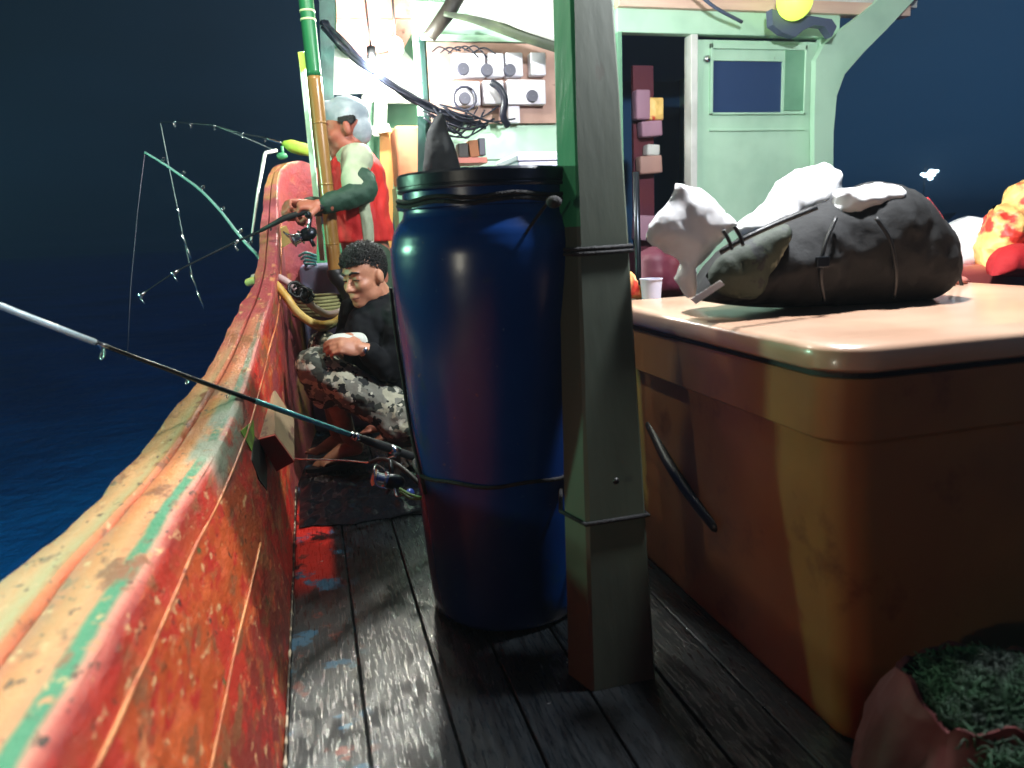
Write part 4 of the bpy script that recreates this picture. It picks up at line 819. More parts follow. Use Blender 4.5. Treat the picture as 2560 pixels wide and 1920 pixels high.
# trousers
b = MB(); cap3(b, [Hn + Vector((.02, 0, 0)), Hn.lerp(Kn, .5), Kn], [.105, .092, .078], 20); cap3(b, [Kn, Kn.lerp(An, .32)], [.078, .080]); cap3(b, [Hf, Kf], [.095, .074]); cap3(b, [Kf, Kf.lerp(Af, .4)], [.074, .074]); cap3(b, [Hn, Hf], [.12, .12])
soft(b.build('trousers', 'camo', pm_), .009, 3, .035, .07)
MB().tube(sm([Wn + (En - Wn) * .16 + Vector((math.cos(a) * .034, math.sin(a) * .01, math.sin(a) * .034)) for a in [k * math.pi / 5 for k in range(11)]], 2), .006, 8).build('wrist_watch', 'black', pm_, True)
M['watch'] = M['steel']; MB().ell(Wn + (En - Wn) * .16 + Vector((-.012, -.032, .012)), (.014, .006, .014)).build('watch_face', 'steel', pm_, True)
# flip-flop under the near foot
hx = P(893, 1122, 3.46); tx_ = P(818, 1148, 3.42); dd = Vector((tx_.x - hx.x, tx_.y - hx.y, 0)).normalized(); sd = dd.cross(Vector((0, 0, 1))); o0 = Vector((hx.x, hx.y, .016)) - dd * .05
out = [o0 + dd * (.15 - .15 * math.cos(a)) + sd * (.046 * math.sin(a)) * (1 + .1 * math.cos(a)) for a in [k * math.pi / 12 for k in range(24)]]
MB().prism(out, (0, 0, .018)).build('flip_flop', 'black', pm_)
# the packet he holds
pc = P(866, 850, 3.07)
o = inflate([Vector((pc.x - .085, 0, pc.z - .012)), Vector((pc.x - .06, 0, pc.z + .024)), Vector((pc.x, 0, pc.z + .03)), Vector((pc.x + .07, 0, pc.z + .022)), Vector((pc.x + .078, 0, pc.z - .03)), Vector((pc.x, 0, pc.z - .035)), Vector((pc.x - .06, 0, pc.z - .03))], 3.06, .028, .006, 20, .008, .022).build('food_packet', 'packet', None, True)
tag(o, 'pale paper food packet in the seated man\'s hands', 'packet')

# ---------------- standing man
ps = thing('person', 'standing man in grey cap and red vest over khaki shirt, fishing over the rail', 'person', (.28, 3.9, 0))
HC = P(862, 325, 3.9); b = MB(); r3, hl = head(b, HC, (-.96, .02, -.18), 1.12)
Sn = P(893, 398, 3.77); Sf = Vector((.235, 4.06, 1.44)); En = P(912, 478, 3.67); Wn = P(806, 514, 3.60); Nk = Vector((.262, 3.92, 1.50))
b.tube([hl((-.025, 0, -.05)), Nk, Vector((.27, 3.92, 1.40))], [.058, .06, .08], 18, True, True)
cap3(b, [Vector((.27, 3.92, 1.36)), Vector((.27, 3.92, 1.15)), Vector((.30, 3.92, .92))], [.12, .12, .12])
cap3(b, [Sn, En, Wn], [.042, .034, .026]); Ef = Vector((.17, 4.1, 1.22)); Wf = P(760, 512, 3.72); cap3(b, [Sf, Ef, Wf], [.05, .044, .028])
for yy, k in ((3.83, 0), (4.01, .06)):
    cap3(b, [Vector((.30, yy, .88)), Vector((.34 - k, yy, .48)), Vector((.46 - k, yy, .09))], [.085, .058, .036]); b.tube([Vector((.48 - k, yy, .04)), Vector((.40 - k, yy, .045)), Vector((.29 - k, yy, .03))], [.034, .036, .024], 12, True, True)
    for j in range(5): b.tube([Vector((.29 - k, yy - .034 + .016 * j, .026)), Vector((.24 - k + .006 * j, yy - .036 + .017 * j, .02))], [.012, .009], 8, True, True)
hand(b, Wn, (-1, -.05, .05), (0, -.45, .85), (-.2, -.9, -.3), 1.25, 1.12); hand(b, Wf, (-.8, -.5, .1), (.2, .5, .8), (-.3, .6, 0), 1.25, 1.0)
soft(b.build('body', 'skin_red', ps), .0065, 1)
MB().tube(sm([hl((.082, .016, .006)), hl((.0895, .030, .0075)), hl((.079, .046, .003))], 4), .0026, 6).build('eyelid', 'pupil', ps, True)
MB().tube(sm([hl((.092, .012, .030)), hl((.090, .030, .038)), hl((.072, .052, .032))], 4), .004, 6).build('eyebrow', 'hair', ps, True)
# cap and hair
b = MB(); b.ell(hl((-.020, 0, .060)), (.118, .092, .090), r3, 24); b.ell(hl((-.058, 0, -.005)), (.070, .076, .085), r3, 20); b.ell(hl((.055, 0, .098)), (.060, .07, .040), r3, 20); b.ell(hl((.088, 0, .060)), (.026, .06, .016), r3, 20)
soft(b.build('cap', 'capm', ps), .007, 8, .008, .06)
b = MB()
for i in range(900):
    q = Vector((rnd.uniform(-.05, .028), 0, rnd.uniform(-.0, .05))); yy = .074 * math.sqrt(max(0, 1 - ((q.x + .012) / .098) ** 2)) + .004
    if ((q.x + .012) / .038) ** 2 + ((q.z - .036) / .02) ** 2 > rnd.uniform(.5, 1.1): continue
    q.y = yy; c = hl(q); b.tube([c, c + r3 @ Vector((-.004, .003, -.006)), c + r3 @ Vector((-.008, .003, -.013))], [.002, .0018, .0008], 4)
b.build('hair', 'hair', ps, True)
# shirt, vest, sleeves, shorts
b = MB(); cap3(b, [Vector((.27, 3.92, 1.38)), Vector((.265, 3.92, 1.2)), Vector((.275, 3.92, 1.10))], [.118, .128, .128], 24); cap3(b, [Sn, Sf], [.082, .08]); cap3(b, [Sn + Vector((-.012, .02, 0)), Sn.lerp(En, .55) + Vector((-.03, 0, 0)), Sn.lerp(En, .86) + Vector((-.035, 0, 0))], [.068, .064, .068], 20); cap3(b, [Sf, Sf.lerp(Ef, .7)], [.08, .075])
b.tube([Nk + Vector((0, 0, .01)), Nk - Vector((0, 0, .03))], [.075, .08], 16, True, True)
soft(b.build('shirt', 'shirt', ps), .009, 6, .02, .1)
def shell(secs, a0=0, a1=360, n=64, push=0, th=.012, fold=.012):
    "cloth shell through elliptical sections (cx, cy, z, rx, ry), inner and outer side"
    b = MB(); full = a1 - a0 >= 360; P3 = [Vector(q[:3]) for q in secs]; Q3 = [Vector((q[3], q[4], 0)) for q in secs]; pc_ = sm(P3, 6); qc = sm(Q3, 6); rows = len(pc_); out_ = []
    for side in (0, -th):
        for c_, q_ in zip(pc_, qc):
            for k in range(n + (0 if full else 1)):
                a = R_(a0 + (a1 - a0) * k / n); f_ = fold * (fbm((math.cos(a) * 1.6, math.sin(a) * 1.6, c_.z * 2.2), 2.4, 4) + .6 * fbm((math.cos(a) * 1.3, c_.z * 7, math.sin(a)), 2, 3))
                out_.append(Vector((c_.x + (q_.x + f_ + push + side) * math.cos(a), c_.y + (q_.y + f_ + push + side) * math.sin(a), c_.z)))
    w_ = n if full else n + 1; m = rows * w_; fs = []
    for i in range(rows - 1):
        for k in range(n):
            k2 = (k + 1) % w_; fs.append((i * w_ + k, i * w_ + k2, (i + 1) * w_ + k2, (i + 1) * w_ + k)); fs.append((m + i * w_ + k, m + (i + 1) * w_ + k, m + (i + 1) * w_ + k2, m + i * w_ + k2))
    for k in range(n):
        k2 = (k + 1) % w_; fs.append((k, m + k, m + k2, k2)); e_ = (rows - 1) * w_; fs.append((e_ + k, e_ + k2, m + e_ + k2, m + e_ + k))
    if not full:
        for i in range(rows - 1):
            for k in (0, n): fs.append((i * w_ + k, (i + 1) * w_ + k, m + (i + 1) * w_ + k, m + i * w_ + k))
    b.add(out_, fs); return b
VS = [(.272, 3.92, 1.04, .158, .158), (.27, 3.92, 1.12, .160, .162), (.262, 3.92, 1.22, .158, .162), (.262, 3.92, 1.33, .156, .158), (.268, 3.92, 1.41, .140, .150), (.27, 3.92, 1.455, .105, .125), (.268, 3.92, 1.485, .080, .085)]
vo = shell(VS, fold=.014).build('vest', 'vest', ps, True)
shell(VS[:5], 268, 288, 8, .004, .004, .014).build('side_panel', 'shirt', vo, True)
cap3(MB(), [Sn, Sf], [.05, .05])
fl_ = MB(); cap3(fl_, [P(812, 448, 3.86), P(836, 436, 3.84), P(850, 470, 3.84)], [.010, .035, .05]); soft(fl_.build('vest_flap', 'vest', vo), .007, 3, .012, .05)
b = MB(); cap3(b, [Sn.lerp(En, .7), En, En.lerp(Wn, .5), En.lerp(Wn, .95)], [.066, .060, .052, .042], 18); cap3(b, [Ef, Wf.lerp(Ef, .15)], [.055, .042])
soft(b.build('arm_sleeve', 'sleeve', ps), .008, 3, .025, .06)
b = MB(); cap3(b, [Vector((.28, 3.88, .94)), Vector((.30, 3.86, .6))], [.13, .115], 20); cap3(b, [Vector((.28, 3.99, .94)), Vector((.28, 4.0, .6))], [.13, .115], 20)
soft(b.build('shorts', 'shorts', ps), .011, 3, .03, .08)

# ================================================================== CABIN
CY = 4.3
cb = thing('cabin', 'pale green painted wooden deck cabin with an open doorway and a windowed door', 'cabin', (2.0, CY, 0))
def slab(px0, px1, z0, z1, y=CY, th=.05, name='wall', m='wall', par=None, bev=0, ref=400):
    xa = P(px0, ref, y).x; xb = P(px1, ref, y).x; return MB().box(((xa + xb) / 2, y + th / 2, (z0 + z1) / 2), (xb - xa, th, z1 - z0), bev=bev).build(name, m, cb if par is None else par)
ZT = P(1640, 86, CY).z; zf = P(1700, 28, CY).z
XR = P(2083, 300, CY).x
xs = [P(x_, 300, CY).x for x_ in (1048, 1553, 1722, 1738, 2083)]
def wallbox(xa, xb, z0, z1, th=.05, y=CY, name='wall', m='wall', bev=0): return MB().box(((xa + xb) / 2, y + th / 2, (z0 + z1) / 2), (xb - xa, th, z1 - z0), bev=bev).build(name, m, cb)
zb = 0; k = 0
while zb < 2.6:     # board by board
    h = min(.21, 2.6 - zb); wallbox(xs[0], xs[1] - .03, zb, zb + h - .006, bev=.003); zb += h
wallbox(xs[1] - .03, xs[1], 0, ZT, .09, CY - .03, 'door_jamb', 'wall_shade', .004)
wallbox(xs[2], xs[3], 0, ZT, .09, CY - .03, 'door_jamb', 'white', .004)
wallbox(xs[1] - .03, XR, ZT, zf, .07, CY - .03, 'lintel', 'wall', .006)
M['beige'] = mat('beige_fascia_paint', (226, 196, 176), .6, col2=(206, 168, 150), scale=3, stretch=(.3, 1, 3))
wallbox(xs[1] - .03, XR + .5, zf, zf + .07, .09, CY - .06, 'fascia', 'beige', .004); wallbox(xs[0], XR + .6, zf + .07, 2.72, .05, CY - .0, 'fascia', 'white')
# door with window
dx0, dx1 = xs[3], P(2040, 300, CY).x
dr_z = ZT - .02
def fr(pxa, pya, pxb, pyb, y): a = P(pxa, pya, y); c = P(pxb, pyb, y); return a.x, c.x, c.z, a.z
wx0, wx1, wz0, wz1 = fr(1785, 150, 1957, 280, CY); dd_ = MB()
for xa, xb, za, zb_ in ((dx0, wx0, 0, dr_z), (wx1, dx1, 0, dr_z), (wx0, wx1, 0, wz0), (wx0, wx1, wz1, dr_z)): dd_.box(((xa + xb) / 2, CY + .03, (za + zb_) / 2), (xb - xa, .04, zb_ - za))
door = dd_.build('door', 'wall', cb)
door_fr = MB(); a0, a1, b0_, b1_ = fr(1776, 108, 2012, 286, CY)
for xa, xb, za, zb_ in ((a0, a1, b1_ - .03, b1_), (a0, a1, b0_, b0_ + .012), (a0, a0 + .018, b0_, b1_), (a1 - .015, a1, b0_, b1_)): door_fr.box(((xa + xb) / 2, CY + .002, (za + zb_) / 2), (xb - xa, .02, zb_ - za), bev=.003)
door_fr.build('window_frame', 'wall', door)
MB().box(((wx0 + wx1) / 2, CY + .028, (wz0 + wz1) / 2), (wx1 - wx0, .008, wz1 - wz0)).build('window', 'glass', door)
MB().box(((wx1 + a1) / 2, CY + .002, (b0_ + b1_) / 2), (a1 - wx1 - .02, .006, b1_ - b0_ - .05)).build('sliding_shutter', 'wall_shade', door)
MB().ell(P(1768, 148, CY - .0), (.024, .02, .024)).build('hook', 'steel', door, True)
MB().box(((a0 + a1) / 2, CY + .004, b0_ - .09), (a1 - a0, .014, .014), bev=.003).build('door_moulding', 'wall', door)
wallbox(dx1 + .006, XR, 0, ZT, .05, CY - .012, 'wall', 'wall', .006)
# curved bracket that carries the roof overhang
outc = [(2083, 420), (2084, 330), (2092, 240), (2112, 185), (2160, 130), (2215, 75), (2285, 0), (2335, -60)]; innc = [(2240, -60), (2195, 0), (2150, 38), (2100, 75), (2062, 110), (2040, 150), (2036, 300), (2036, 420)]
MB().prism([P(x_, y_, CY - .09) for x_, y_ in outc + innc], (0, .045, 0)).build('roof_bracket', 'wall', cb)
# roof and side wall
MB().box((2.4, 4.7, 2.75), (3.6, 4.4, .05)).build('roof', 'white', cb)
MB().box((XR - .03, 6.0, 1.3), (.05, 3.3, 2.6)).build('wall', 'wall', cb)
# dark room behind the opening
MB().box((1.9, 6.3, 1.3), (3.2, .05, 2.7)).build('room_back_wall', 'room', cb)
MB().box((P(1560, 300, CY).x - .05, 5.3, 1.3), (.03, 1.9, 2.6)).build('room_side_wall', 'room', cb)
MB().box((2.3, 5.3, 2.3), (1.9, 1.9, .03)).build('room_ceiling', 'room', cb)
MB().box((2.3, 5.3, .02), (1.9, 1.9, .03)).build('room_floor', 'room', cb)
# shelf unit with packets seen through the doorway
M['maroon'] = mat('maroon_board', (96, 30, 42), .6, col2=(90, 32, 52), scale=4); M['mauve'] = mat('mauve_packet', (170, 130, 150), .6); M['pinkish'] = mat('beige_carton', (178, 140, 130), .6)
sh = thing('shelf', 'maroon shelf board standing inside the dark doorway', 'shelf', P(1620, 500, 4.55))
q0, q1, za, zb_ = fr(1588, 160, 1642, 620, 4.55); MB().box(((q0 + q1) / 2, 4.6, (za + zb_) / 2), (q1 - q0, .03, zb_ - za)).build('backboard', 'maroon', sh)
MB().box(((q0 + q1) / 2, 4.6, za / 2), (q1 - q0 + .04, .2, za), bev=.01).build('base', 'maroon', sh)
for (x0_, y0_, x1_, y1_, m_, l_) in ((1586, 225, 1622, 300, 'mauve', 'mauve packet at the top of the doorway shelf'), (1618, 245, 1655, 302, 'yellow', 'yellow packet on the doorway shelf'), (1600, 303, 1652, 342, 'mauve', 'grey bundle below the yellow packet in the doorway'), (1614, 362, 1646, 390, 'white', 'small white packet in the middle of the doorway shelf'), (1596, 390, 1652, 434, 'pinkish', 'beige carton near the bottom of the doorway shelf'), (1586, 540, 1650, 600, 'mauve', 'pale bundle at the foot of the doorway shelf')):
    xa, xb, za, zb_ = fr(x0_, y0_, x1_, y1_, 4.52); tag(MB().box(((xa + xb) / 2, 4.53, (za + zb_) / 2), (xb - xa, .08, zb_ - za), Matrix.Rotation(random.uniform(-.08, .08), 3, 'Y'), bev=.012).build('packet', m_, None, True, 50), l_, 'packet')
tag(inflate([(1598, 710), (1600, 640), (1640, 615), (1700, 640), (1730, 700), (1700, 740), (1620, 740)], 3.3, .10, .02, 8, .02, .08).build('cloth_bundle', 'maroon', None, True), 'dark maroon cloth bundle behind the left end of the orange cooler', 'cloth')
tag(MB().box((P(1650, 760, 3.3).x, 3.35, P(1650, 745, 3.3).z / 2), (.36, .3, P(1650, 745, 3.3).z), bev=.02).build('dark_crate', 'dark_wood'), 'dark crate behind the orange cooler carrying the maroon bundle', 'crate')
tag(inflate([(1566, 745), (1568, 690), (1580, 680), (1596, 710), (1605, 745)], 2.3, .04, .006, 12, .01, .03).build('snack_bag', 'yellow', None, True), 'small red and yellow snack bag between the post and the cooler', 'bag')
cc = P(1628, 722, 2.25); tag(MB().lathe([(.001, -.045), (.03, -.045), (.036, .03), (.038, .03), (.038, .034), (.034, .034), (.03, -.03), (.001, -.03)], cc, 24).build('cup', 'foam', None, True, 40), 'white plastic cup behind the left end of the cooler lid', 'cup')
M['pole_dark'] = M['dark_metal']
tag(MB().tube([P(1590, 430, 3.0), P(1596, 700, 3.0), P(1600, 900, 3.0)], .014, 8).build('dark_pipe', 'dark_metal', None, True), 'thin dark pipe standing in front of the open doorway', 'pipe')
# ---- lamp and fixtures
lp = thing('hanging_lamp', 'glaring white lamp hanging by the cabin, above the standing man', 'lamp', LAMP_CABIN)
MB().ell(LAMP_CABIN, (.045, .045, .06), n=20).build('bulb', 'bulb', lp, True); MB().tube([LAMP_CABIN + Vector((0, 0, .06)), LAMP_CABIN + Vector((0, 0, .12))], .025, 12).tube([LAMP_CABIN + Vector((0, 0, .1)), LAMP_CABIN + Vector((-.02, 0, .6))], .006, 6).build('socket', 'black', lp, True)
lp = thing('hanging_lamp', 'added second white lamp widening the glare against the wheelhouse boards', 'lamp', LAMP_GLARE)
MB().ell(LAMP_GLARE, (.045, .045, .06), n=20).build('bulb', 'bulb', lp, True); MB().tube([LAMP_GLARE + Vector((0, 0, .06)), LAMP_GLARE + Vector((0, 0, .5))], .008, 8).build('cable', 'black', lp, True)
def offlamp(loc, m, lab):
    t_ = thing('hanging_lamp', lab, 'lamp', loc); MB().ell(loc + Vector((0, 0, .10)), (.04, .04, .055), n=18).build('bulb', m, t_, True)
    MB().tube([loc + Vector((0, 0, .15)), loc + Vector((0, 0, .21))], .022, 12).build('socket', 'black', t_, True); MB().tube([loc + Vector((0, 0, .2)), Vector((loc.x, loc.y, 2.98))], .005, 6).build('cable', 'cable', t_, True)
offlamp(LAMP_RAIL, 'bulb', 'warm lamp hung low outboard near the camera end of the rail'); offlamp(LAMP_RIGHT, 'bulb', 'white lamp under the roof above the orange cooler'); offlamp(LAMP_SEA, 'bulb', 'white lamp over the middle of the rail'); M['bulb_green'] = emis('lit_green_bulb', (150, 255, 190), 20); offlamp(LAMP_OUT, 'bulb_green', 'green lamp hung low outboard over the water')

dq = (RAIL_FILL - RAIL_FILL_AIM).normalized(); rq = dq.to_track_quat('Z', 'Y').to_matrix()
ff = thing('fill_light', 'unseen added floodlight on the boom aimed down at the near rail', 'fill_light', RAIL_FILL)
MB().lathe([(.06, -.01), (.062, -.01), (.05, .06), (.03, .09), (.001, .09), (.001, .085), (.028, .085), (.047, .058)], RAIL_FILL, 24, rq).build('housing', 'black', ff, True); MB().tube([RAIL_FILL + dq * .09, Vector((-.43, .62, 3.0))], .008, 6).build('arm', 'black', ff, True)
bo = thing('lamp_boom', 'long bamboo boom overhead carrying the deck lamps', 'boom', (-.3, 2, 3)); MB().tube([Vector((-.4, -.5, 3.0)), Vector((-.5, .85, 3.0)), Vector((-.28, 2.75, 3.0)), Vector((-.1, 4.8, 3.0))], .035, 12).build('boom_pole', 'bamboo', bo, True); MB().tube([Vector((-.25, 3.0, 3.0)), Vector((-2.1, 3.27, 3.0))], .025, 10).build('cross_arm', 'bamboo', bo, True); MB().tube([Vector((-.4, -.3, 3.0)), Vector((-2.1, -.3, 3.0))], .025, 10).build('cross_arm', 'bamboo', bo, True)
lf = thing('ceiling_lamp', 'lime glowing lamp bowl on a dark fixture under the cabin roof', 'lamp', P(1990, 0, 4.0))
c = P(1987, 2, 4.0); MB().ell(c, (.10, .10, .105), n=24).build('lamp_bowl', 'bulb_lime', lf, True)
M['slate'] = mat('slate_fixture', (74, 84, 108), .5)
MB().prism([P(x_, y_, 4.06) for x_, y_ in ((1930, 22), (1932, 62), (1958, 82), (1990, 92), (2008, 76), (2036, 62), (2062, 66), (2080, 92), (2092, 66), (2080, 48), (2030, 40), (1990, 40))], (0, .06, 0)).build('fixture', 'slate', lf)
MB().tube(sm([P(1740, -20, 4.1), P(1790, 20, 4.1), P(1855, 55, 4.15)]), .010, 6).build('lamp_cable', 'slate', lf, True)
# ---- electric panel
ep = thing('electric_panel', 'brown plywood panel with white meter boxes on the pale green cabin wall', 'electric panel', P(1220, 200, CY - .03))
xa, xb, za, zb_ = fr(1066, 104, 1392, 308, CY - .03); MB().box(((xa + xb) / 2, CY - .02, (za + zb_) / 2), (xb - xa, .025, zb_ - za), bev=.003).build('backboard', 'ply', ep)
wallbox(xa - .03, xb, zb_ + .006, zb_ + .04, .06, CY - .035, 'panel_ledge', 'wall', .004)
wallbox(xa - .035, xa - .008, 1.2, zb_ + .03, .05, CY - .025, 'panel_post', 'dark_green', .004)
for x0_, y0_, x1_, y1_, dk in ((1131, 131, 1216, 193, (1158, 172)), (1219, 131, 1262, 192, (1218, 175)), (1264, 130, 1309, 191, (1275, 175)), (1326, 130, 1366, 188, None), (1133, 202, 1203, 264, (1162, 246)), (1208, 200, 1262, 260, None), (1268, 198, 1366, 261, (1331, 240))):
    xa, xb, za, zb_ = fr(x0_, y0_, x1_, y1_, CY - .1); bx_ = MB().box(((xa + xb) / 2, CY - .065, (za + zb_) / 2), (xb - xa, .07, zb_ - za), bev=.008).build('meter_box', 'white_box', ep, True, 40)
    if dk: c = P(dk[0], dk[1], CY - .11); MB().lathe([(.001, .012), (.03, .012), (.034, 0), (.034, -.02)], c, 20, Matrix.Rotation(R_(90), 3, 'X')).build('socket', 'grey', bx_, True, 40)
c = P(1162, 246, CY - .12); b = MB(); ring(b, c, (0, 1, 0), .062, .008); b.build('cable_ring', 'grey', ep, True)
xa, xb, za, zb_ = fr(1269, 261, 1300, 308, CY - .06); MB().box(((xa + xb) / 2, CY - .05, (za + zb_) / 2), (xb - xa, .04, zb_ - za), bev=.005).build('trunking', 'white_box', ep)
MB().tube(sm([P(1228, 205, 4.14), P(1250, 222, 4.12), P(1262, 250, 4.12), P(1258, 290, 4.14), P(1270, 315, 4.16)]), .02, 8).build('cable_clump', 'cable', ep, True)
# ---- cable bundle
b = MB(); rnd = random.Random(11)
for i in range(9):
    o_ = lambda s_: Vector((rnd.uniform(-s_, s_), rnd.uniform(-s_, s_) * .6, rnd.uniform(-s_, s_)))
    b.tube(sm([P(812, 60, 4.15) + o_(.02), P(850, 108, 4.1) + o_(.02), P(905, 155, 4.08) + o_(.018), P(960, 200, 4.08) + o_(.015), P(1020, 240, 4.1) + o_(.018), P(1075, 272, 4.12) + o_(.022), P(1130 + rnd.uniform(-20, 30), 290 + rnd.uniform(-14, 14), 4.14), P(1180 + rnd.uniform(-20, 40), 300 + rnd.uniform(-10, 24), 4.17)], 5), .009, 6)
for i in range(12):
    x0_ = rnd.uniform(1050, 1110); x1_ = rnd.uniform(1150, 1290); y0_ = rnd.uniform(255, 300)
    b.tube(sm([P(x0_, y0_, 4.12), P((x0_ * 2 + x1_) / 3, y0_ + rnd.uniform(15, 45), 4.1), P((x0_ + x1_ * 2) / 3, y0_ + rnd.uniform(25, 60), 4.12), P(x1_, rnd.uniform(265, 315), 4.17)], 5), rnd.choice((.004, .005, .007)), 6)
tag(b.build('cable_bundle', 'cable', None, True), 'thick sagging bundle of dark cables running to the electric panel', 'cables')
b = MB()
for i in range(6): b.tube(sm([P(1080 + 20 * i, 128 + rnd.uniform(-8, 8), 4.22), P(1100 + 22 * i, 108 + rnd.uniform(0, 12), 4.2), P(1130 + 22 * i, 126 + rnd.uniform(0, 20), 4.2)], 5), .004, 6)
b.build('panel_wire', 'cable', ep, True)
tag(inflate([(1056, 440), (1062, 370), (1072, 325), (1092, 290), (1108, 285), (1122, 330), (1138, 368), (1146, 440)], 4.1, .05, .02, 9, .014, .04).build('hanging_jacket', 'jacket', None, True), 'dark slate jacket hanging under the cables', 'jacket')
tag(MB().hexa([P(1044, 290, 4.2), P(1064, 290, 4.2), P(1064, 440, 4.2), P(1044, 440, 4.2)], [P(1044, 290, 4.25), P(1064, 290, 4.25), P(1064, 440, 4.25), P(1044, 440, 4.25)]).build('short_post', 'dark_green'), 'short dark green post left of the hanging jacket', 'post')
sh2 = thing('wall_shelf', 'small pale wall shelf below the electric panel', 'shelf', P(1175, 402, 4.2)); xa, xb, za, zb_ = fr(1128, 394, 1216, 410, 4.15); MB().box(((xa + xb) / 2, 4.2, (za + zb_) / 2), (xb - xa, .16, .03), bev=.003).build('shelf_board', 'pink', sh2)
for x0_, y0_, x1_, y1_, m_, l_ in ((1146, 358, 1172, 393, 'dark_wood', 'dark brown carton on the small wall shelf'), (1173, 350, 1198, 392, 'brown', 'tan carton in the middle of the small wall shelf'), (1197, 345, 1215, 388, 'grey', 'grey box at the right end of the small wall shelf')):
    xa, xb, za, zb_ = fr(x0_, y0_, x1_, y1_, 4.15); tag(MB().box(((xa + xb) / 2, 4.19, (za + zb_) / 2), (xb - xa, .08, zb_ - za), Matrix.Rotation(rnd.uniform(-.12, .05), 3, 'Y'), bev=.003).build('carton', m_), l_, 'carton')
# overhead sticks and awning roll
tag(MB().prism([P(x_, y_, 4.26) for x_, y_ in ((1150, -40), (1400, -40), (1400, 104), (1240, 62), (1150, 22))], (0, .02, 0)).build('awning', 'white'), 'white awning cloth hanging under the cabin roof left of the post', 'awning')
tag(MB().tube([P(1155, -30, 4.05), P(1120, 30, 4.05), P(1074, 92, 4.08)], [.04, .04, .034], 10).build('rafter', 'dark_wood', None, True), 'dark slanting rafter above the electric panel', 'rafter')
M['olive_stick'] = mat('olive_branch', (96, 110, 84), .6, col2=(70, 80, 66), scale=8)
tag(MB().tube(sm([P(1110, 34, 4.0), P(1180, 48, 4.0), P(1240, 66, 4.0), P(1320, 92, 4.0), P(1400, 114, 4.0)]), [.012 + .0012 * k for k in range(25)], 8).build('pole', 'olive_stick', None, True), 'long olive stick slanting over the electric panel', 'pole')
tag(MB().tube(sm([P(1248, 38, 3.95), P(1310, 66, 3.95), P(1400, 96, 3.95)]), .022, 8).build('pipe', 'white', None, True), 'pale pipe lying above the olive stick', 'pipe')
# ---- wheelhouse behind the lamp
wh = thing('wheelhouse', 'brightly lit wheelhouse front behind the standing man', 'wheelhouse', P(930, 400, 5.3))
def quad(pts, y, m_, name, th=.04, par=wh): return MB().prism([P(x_, y_, y) for x_, y_ in pts], (0, th, 0)).build(name, m_, par)
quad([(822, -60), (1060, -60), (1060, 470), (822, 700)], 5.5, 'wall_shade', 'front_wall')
quad([(838, -60), (1062, -60), (1052, 44), (842, 43)], 5.0, 'pink', 'upper_board'); quad([(842, 47), (1046, 48), (1010, 120), (900, 140), (840, 92)], 5.02, 'pink', 'lower_board')
quad([(822, 122), (912, 118), (912, 232), (818, 238)], 5.2, 'white', 'pale_panel')
quad([(905, 118), (985, 96), (1040, 160), (1044, 258), (905, 256)], 5.24, 'white', 'halo_board')  # white board added so the lamp's halo blows out
quad([(822, 240), (920, 233), (915, 300), (820, 300)], 5.3, 'glass', 'window')
quad([(912, 240), (936, 240), (932, 520), (905, 520)], 5.25, 'wall_shade', 'green_post'); quad([(938, 235), (968, 235), (966, 340), (934, 340)], 5.15, 'white', 'white_post')
M['ochre'] = mat('ochre_paint', (220, 150, 84), .5); quad([(950, 322), (984, 322), (982, 620), (952, 620)], 5.12, 'ochre', 'ochre_post'); quad([(926, 316), (972, 308), (978, 328), (930, 336)], 5.05, 'white', 'bracket')
tag(MB().box(P(1022, 395, 5.0), (.19, .3, .36), bev=.02).build('crate', 'salmon', None, True, 50), 'salmon painted crate lit by the lamp behind the barrel', 'crate')
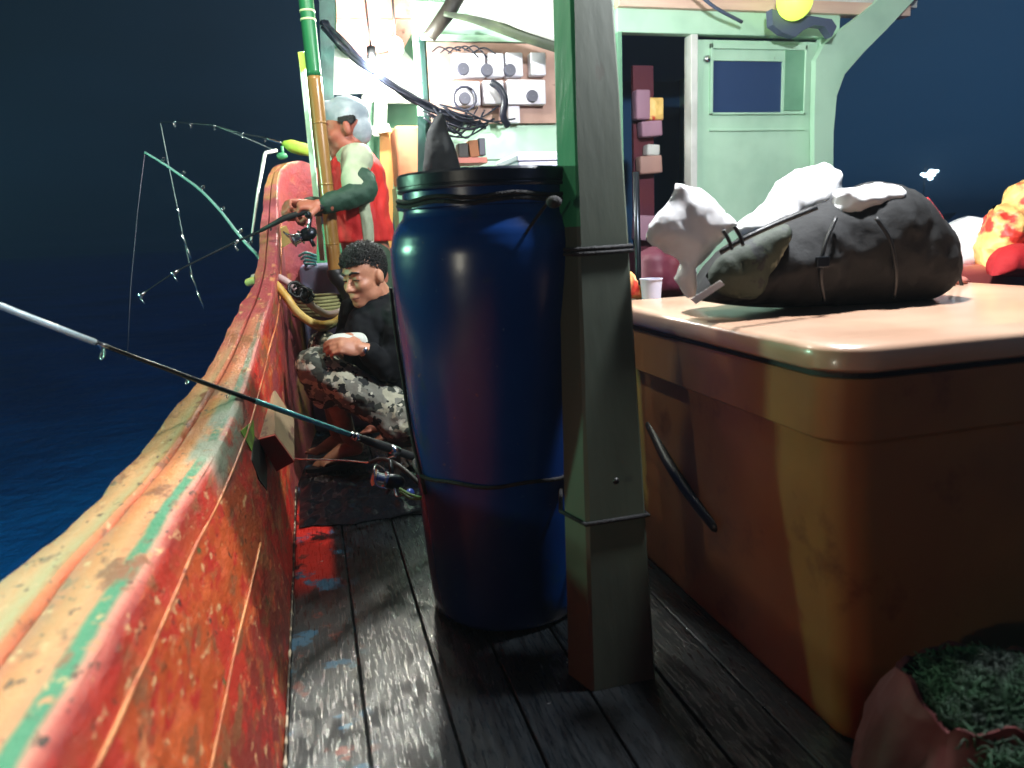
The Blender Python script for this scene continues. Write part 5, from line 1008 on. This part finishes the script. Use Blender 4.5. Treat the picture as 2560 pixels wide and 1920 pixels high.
zc = P(1022, 395, 5.0); tag(MB().box((zc.x, zc.y, (zc.z - .185) / 2), (.22, .3, zc.z - .19)).build('locker', 'wall_shade'), 'green locker under the salmon crate', 'locker')
b = MB()
for i in range(3): b.tube([P(800, 480 + 26 * i, 4.7), P(1060, 480 + 26 * i, 4.7)], .006, 6)
# ---- far boat with lamps
fbt = thing('fishing_boat', 'distant boat showing only its bright white lamps on the dark horizon', 'boat', (P(2320, 435, 160).x, 160, -1))
o = P(2320, 435, 160); MB().prism([Vector((o.x - 9, 160, .6)), Vector((o.x - 7, 160, -1.1)), Vector((o.x + 7, 160, -1.1)), Vector((o.x + 10, 160, 1.2)), Vector((o.x + 3, 160, .4)), Vector((o.x - 2, 160, .4))], (0, 3, 0)).tube([Vector((o.x, 161, 0)), Vector((o.x, 161, o.z + 2))], .15, 6).build('hull', 'black', fbt)
for x_, y_, r_ in ((2328, 430, .75), (2320, 437, .6), (2331, 436, .6), (2307, 436, .3), (2326, 447, .25), (2341, 428, .3), (2314, 440, .3)): MB().ell(P(x_, y_, 159), (r_, .6, r_ * .7), n=10).build('lamp', 'far_light', fbt, True)
# white specks on the sea
rnd = random.Random(5); b = MB()
for x_, y_ in ((393, 786), (283, 792), (590, 790), (233, 844), (512, 812), (352, 736)):
    p_ = PZ(x_, y_, -1.05); b.ell(p_, (.03, .03, .012), n=8)
tag(b.build('white_flecks', 'white', None, True), 'scattered white flecks on the dark water', 'foam', kind='stuff')

# ================================================================== haze volume added for the lens bloom round the lamps
hz = bpy.data.materials.new('bloom_haze'); hz.use_nodes = True; t = hz.node_tree; t.nodes.clear()
ho = t.nodes.new('ShaderNodeOutputMaterial'); pv = t.nodes.new('ShaderNodeVolumePrincipled'); pv.inputs['Color'].default_value = (.75, .88, 1, 1); pv.inputs['Density'].default_value = HAZE; pv.inputs['Anisotropy'].default_value = .2
t.links.new(pv.outputs[0], ho.inputs['Volume'])
o = MB().box((0, 3, 8), (3200, 3200, 21)).build('haze', hz); o['kind'] = 'stuff'
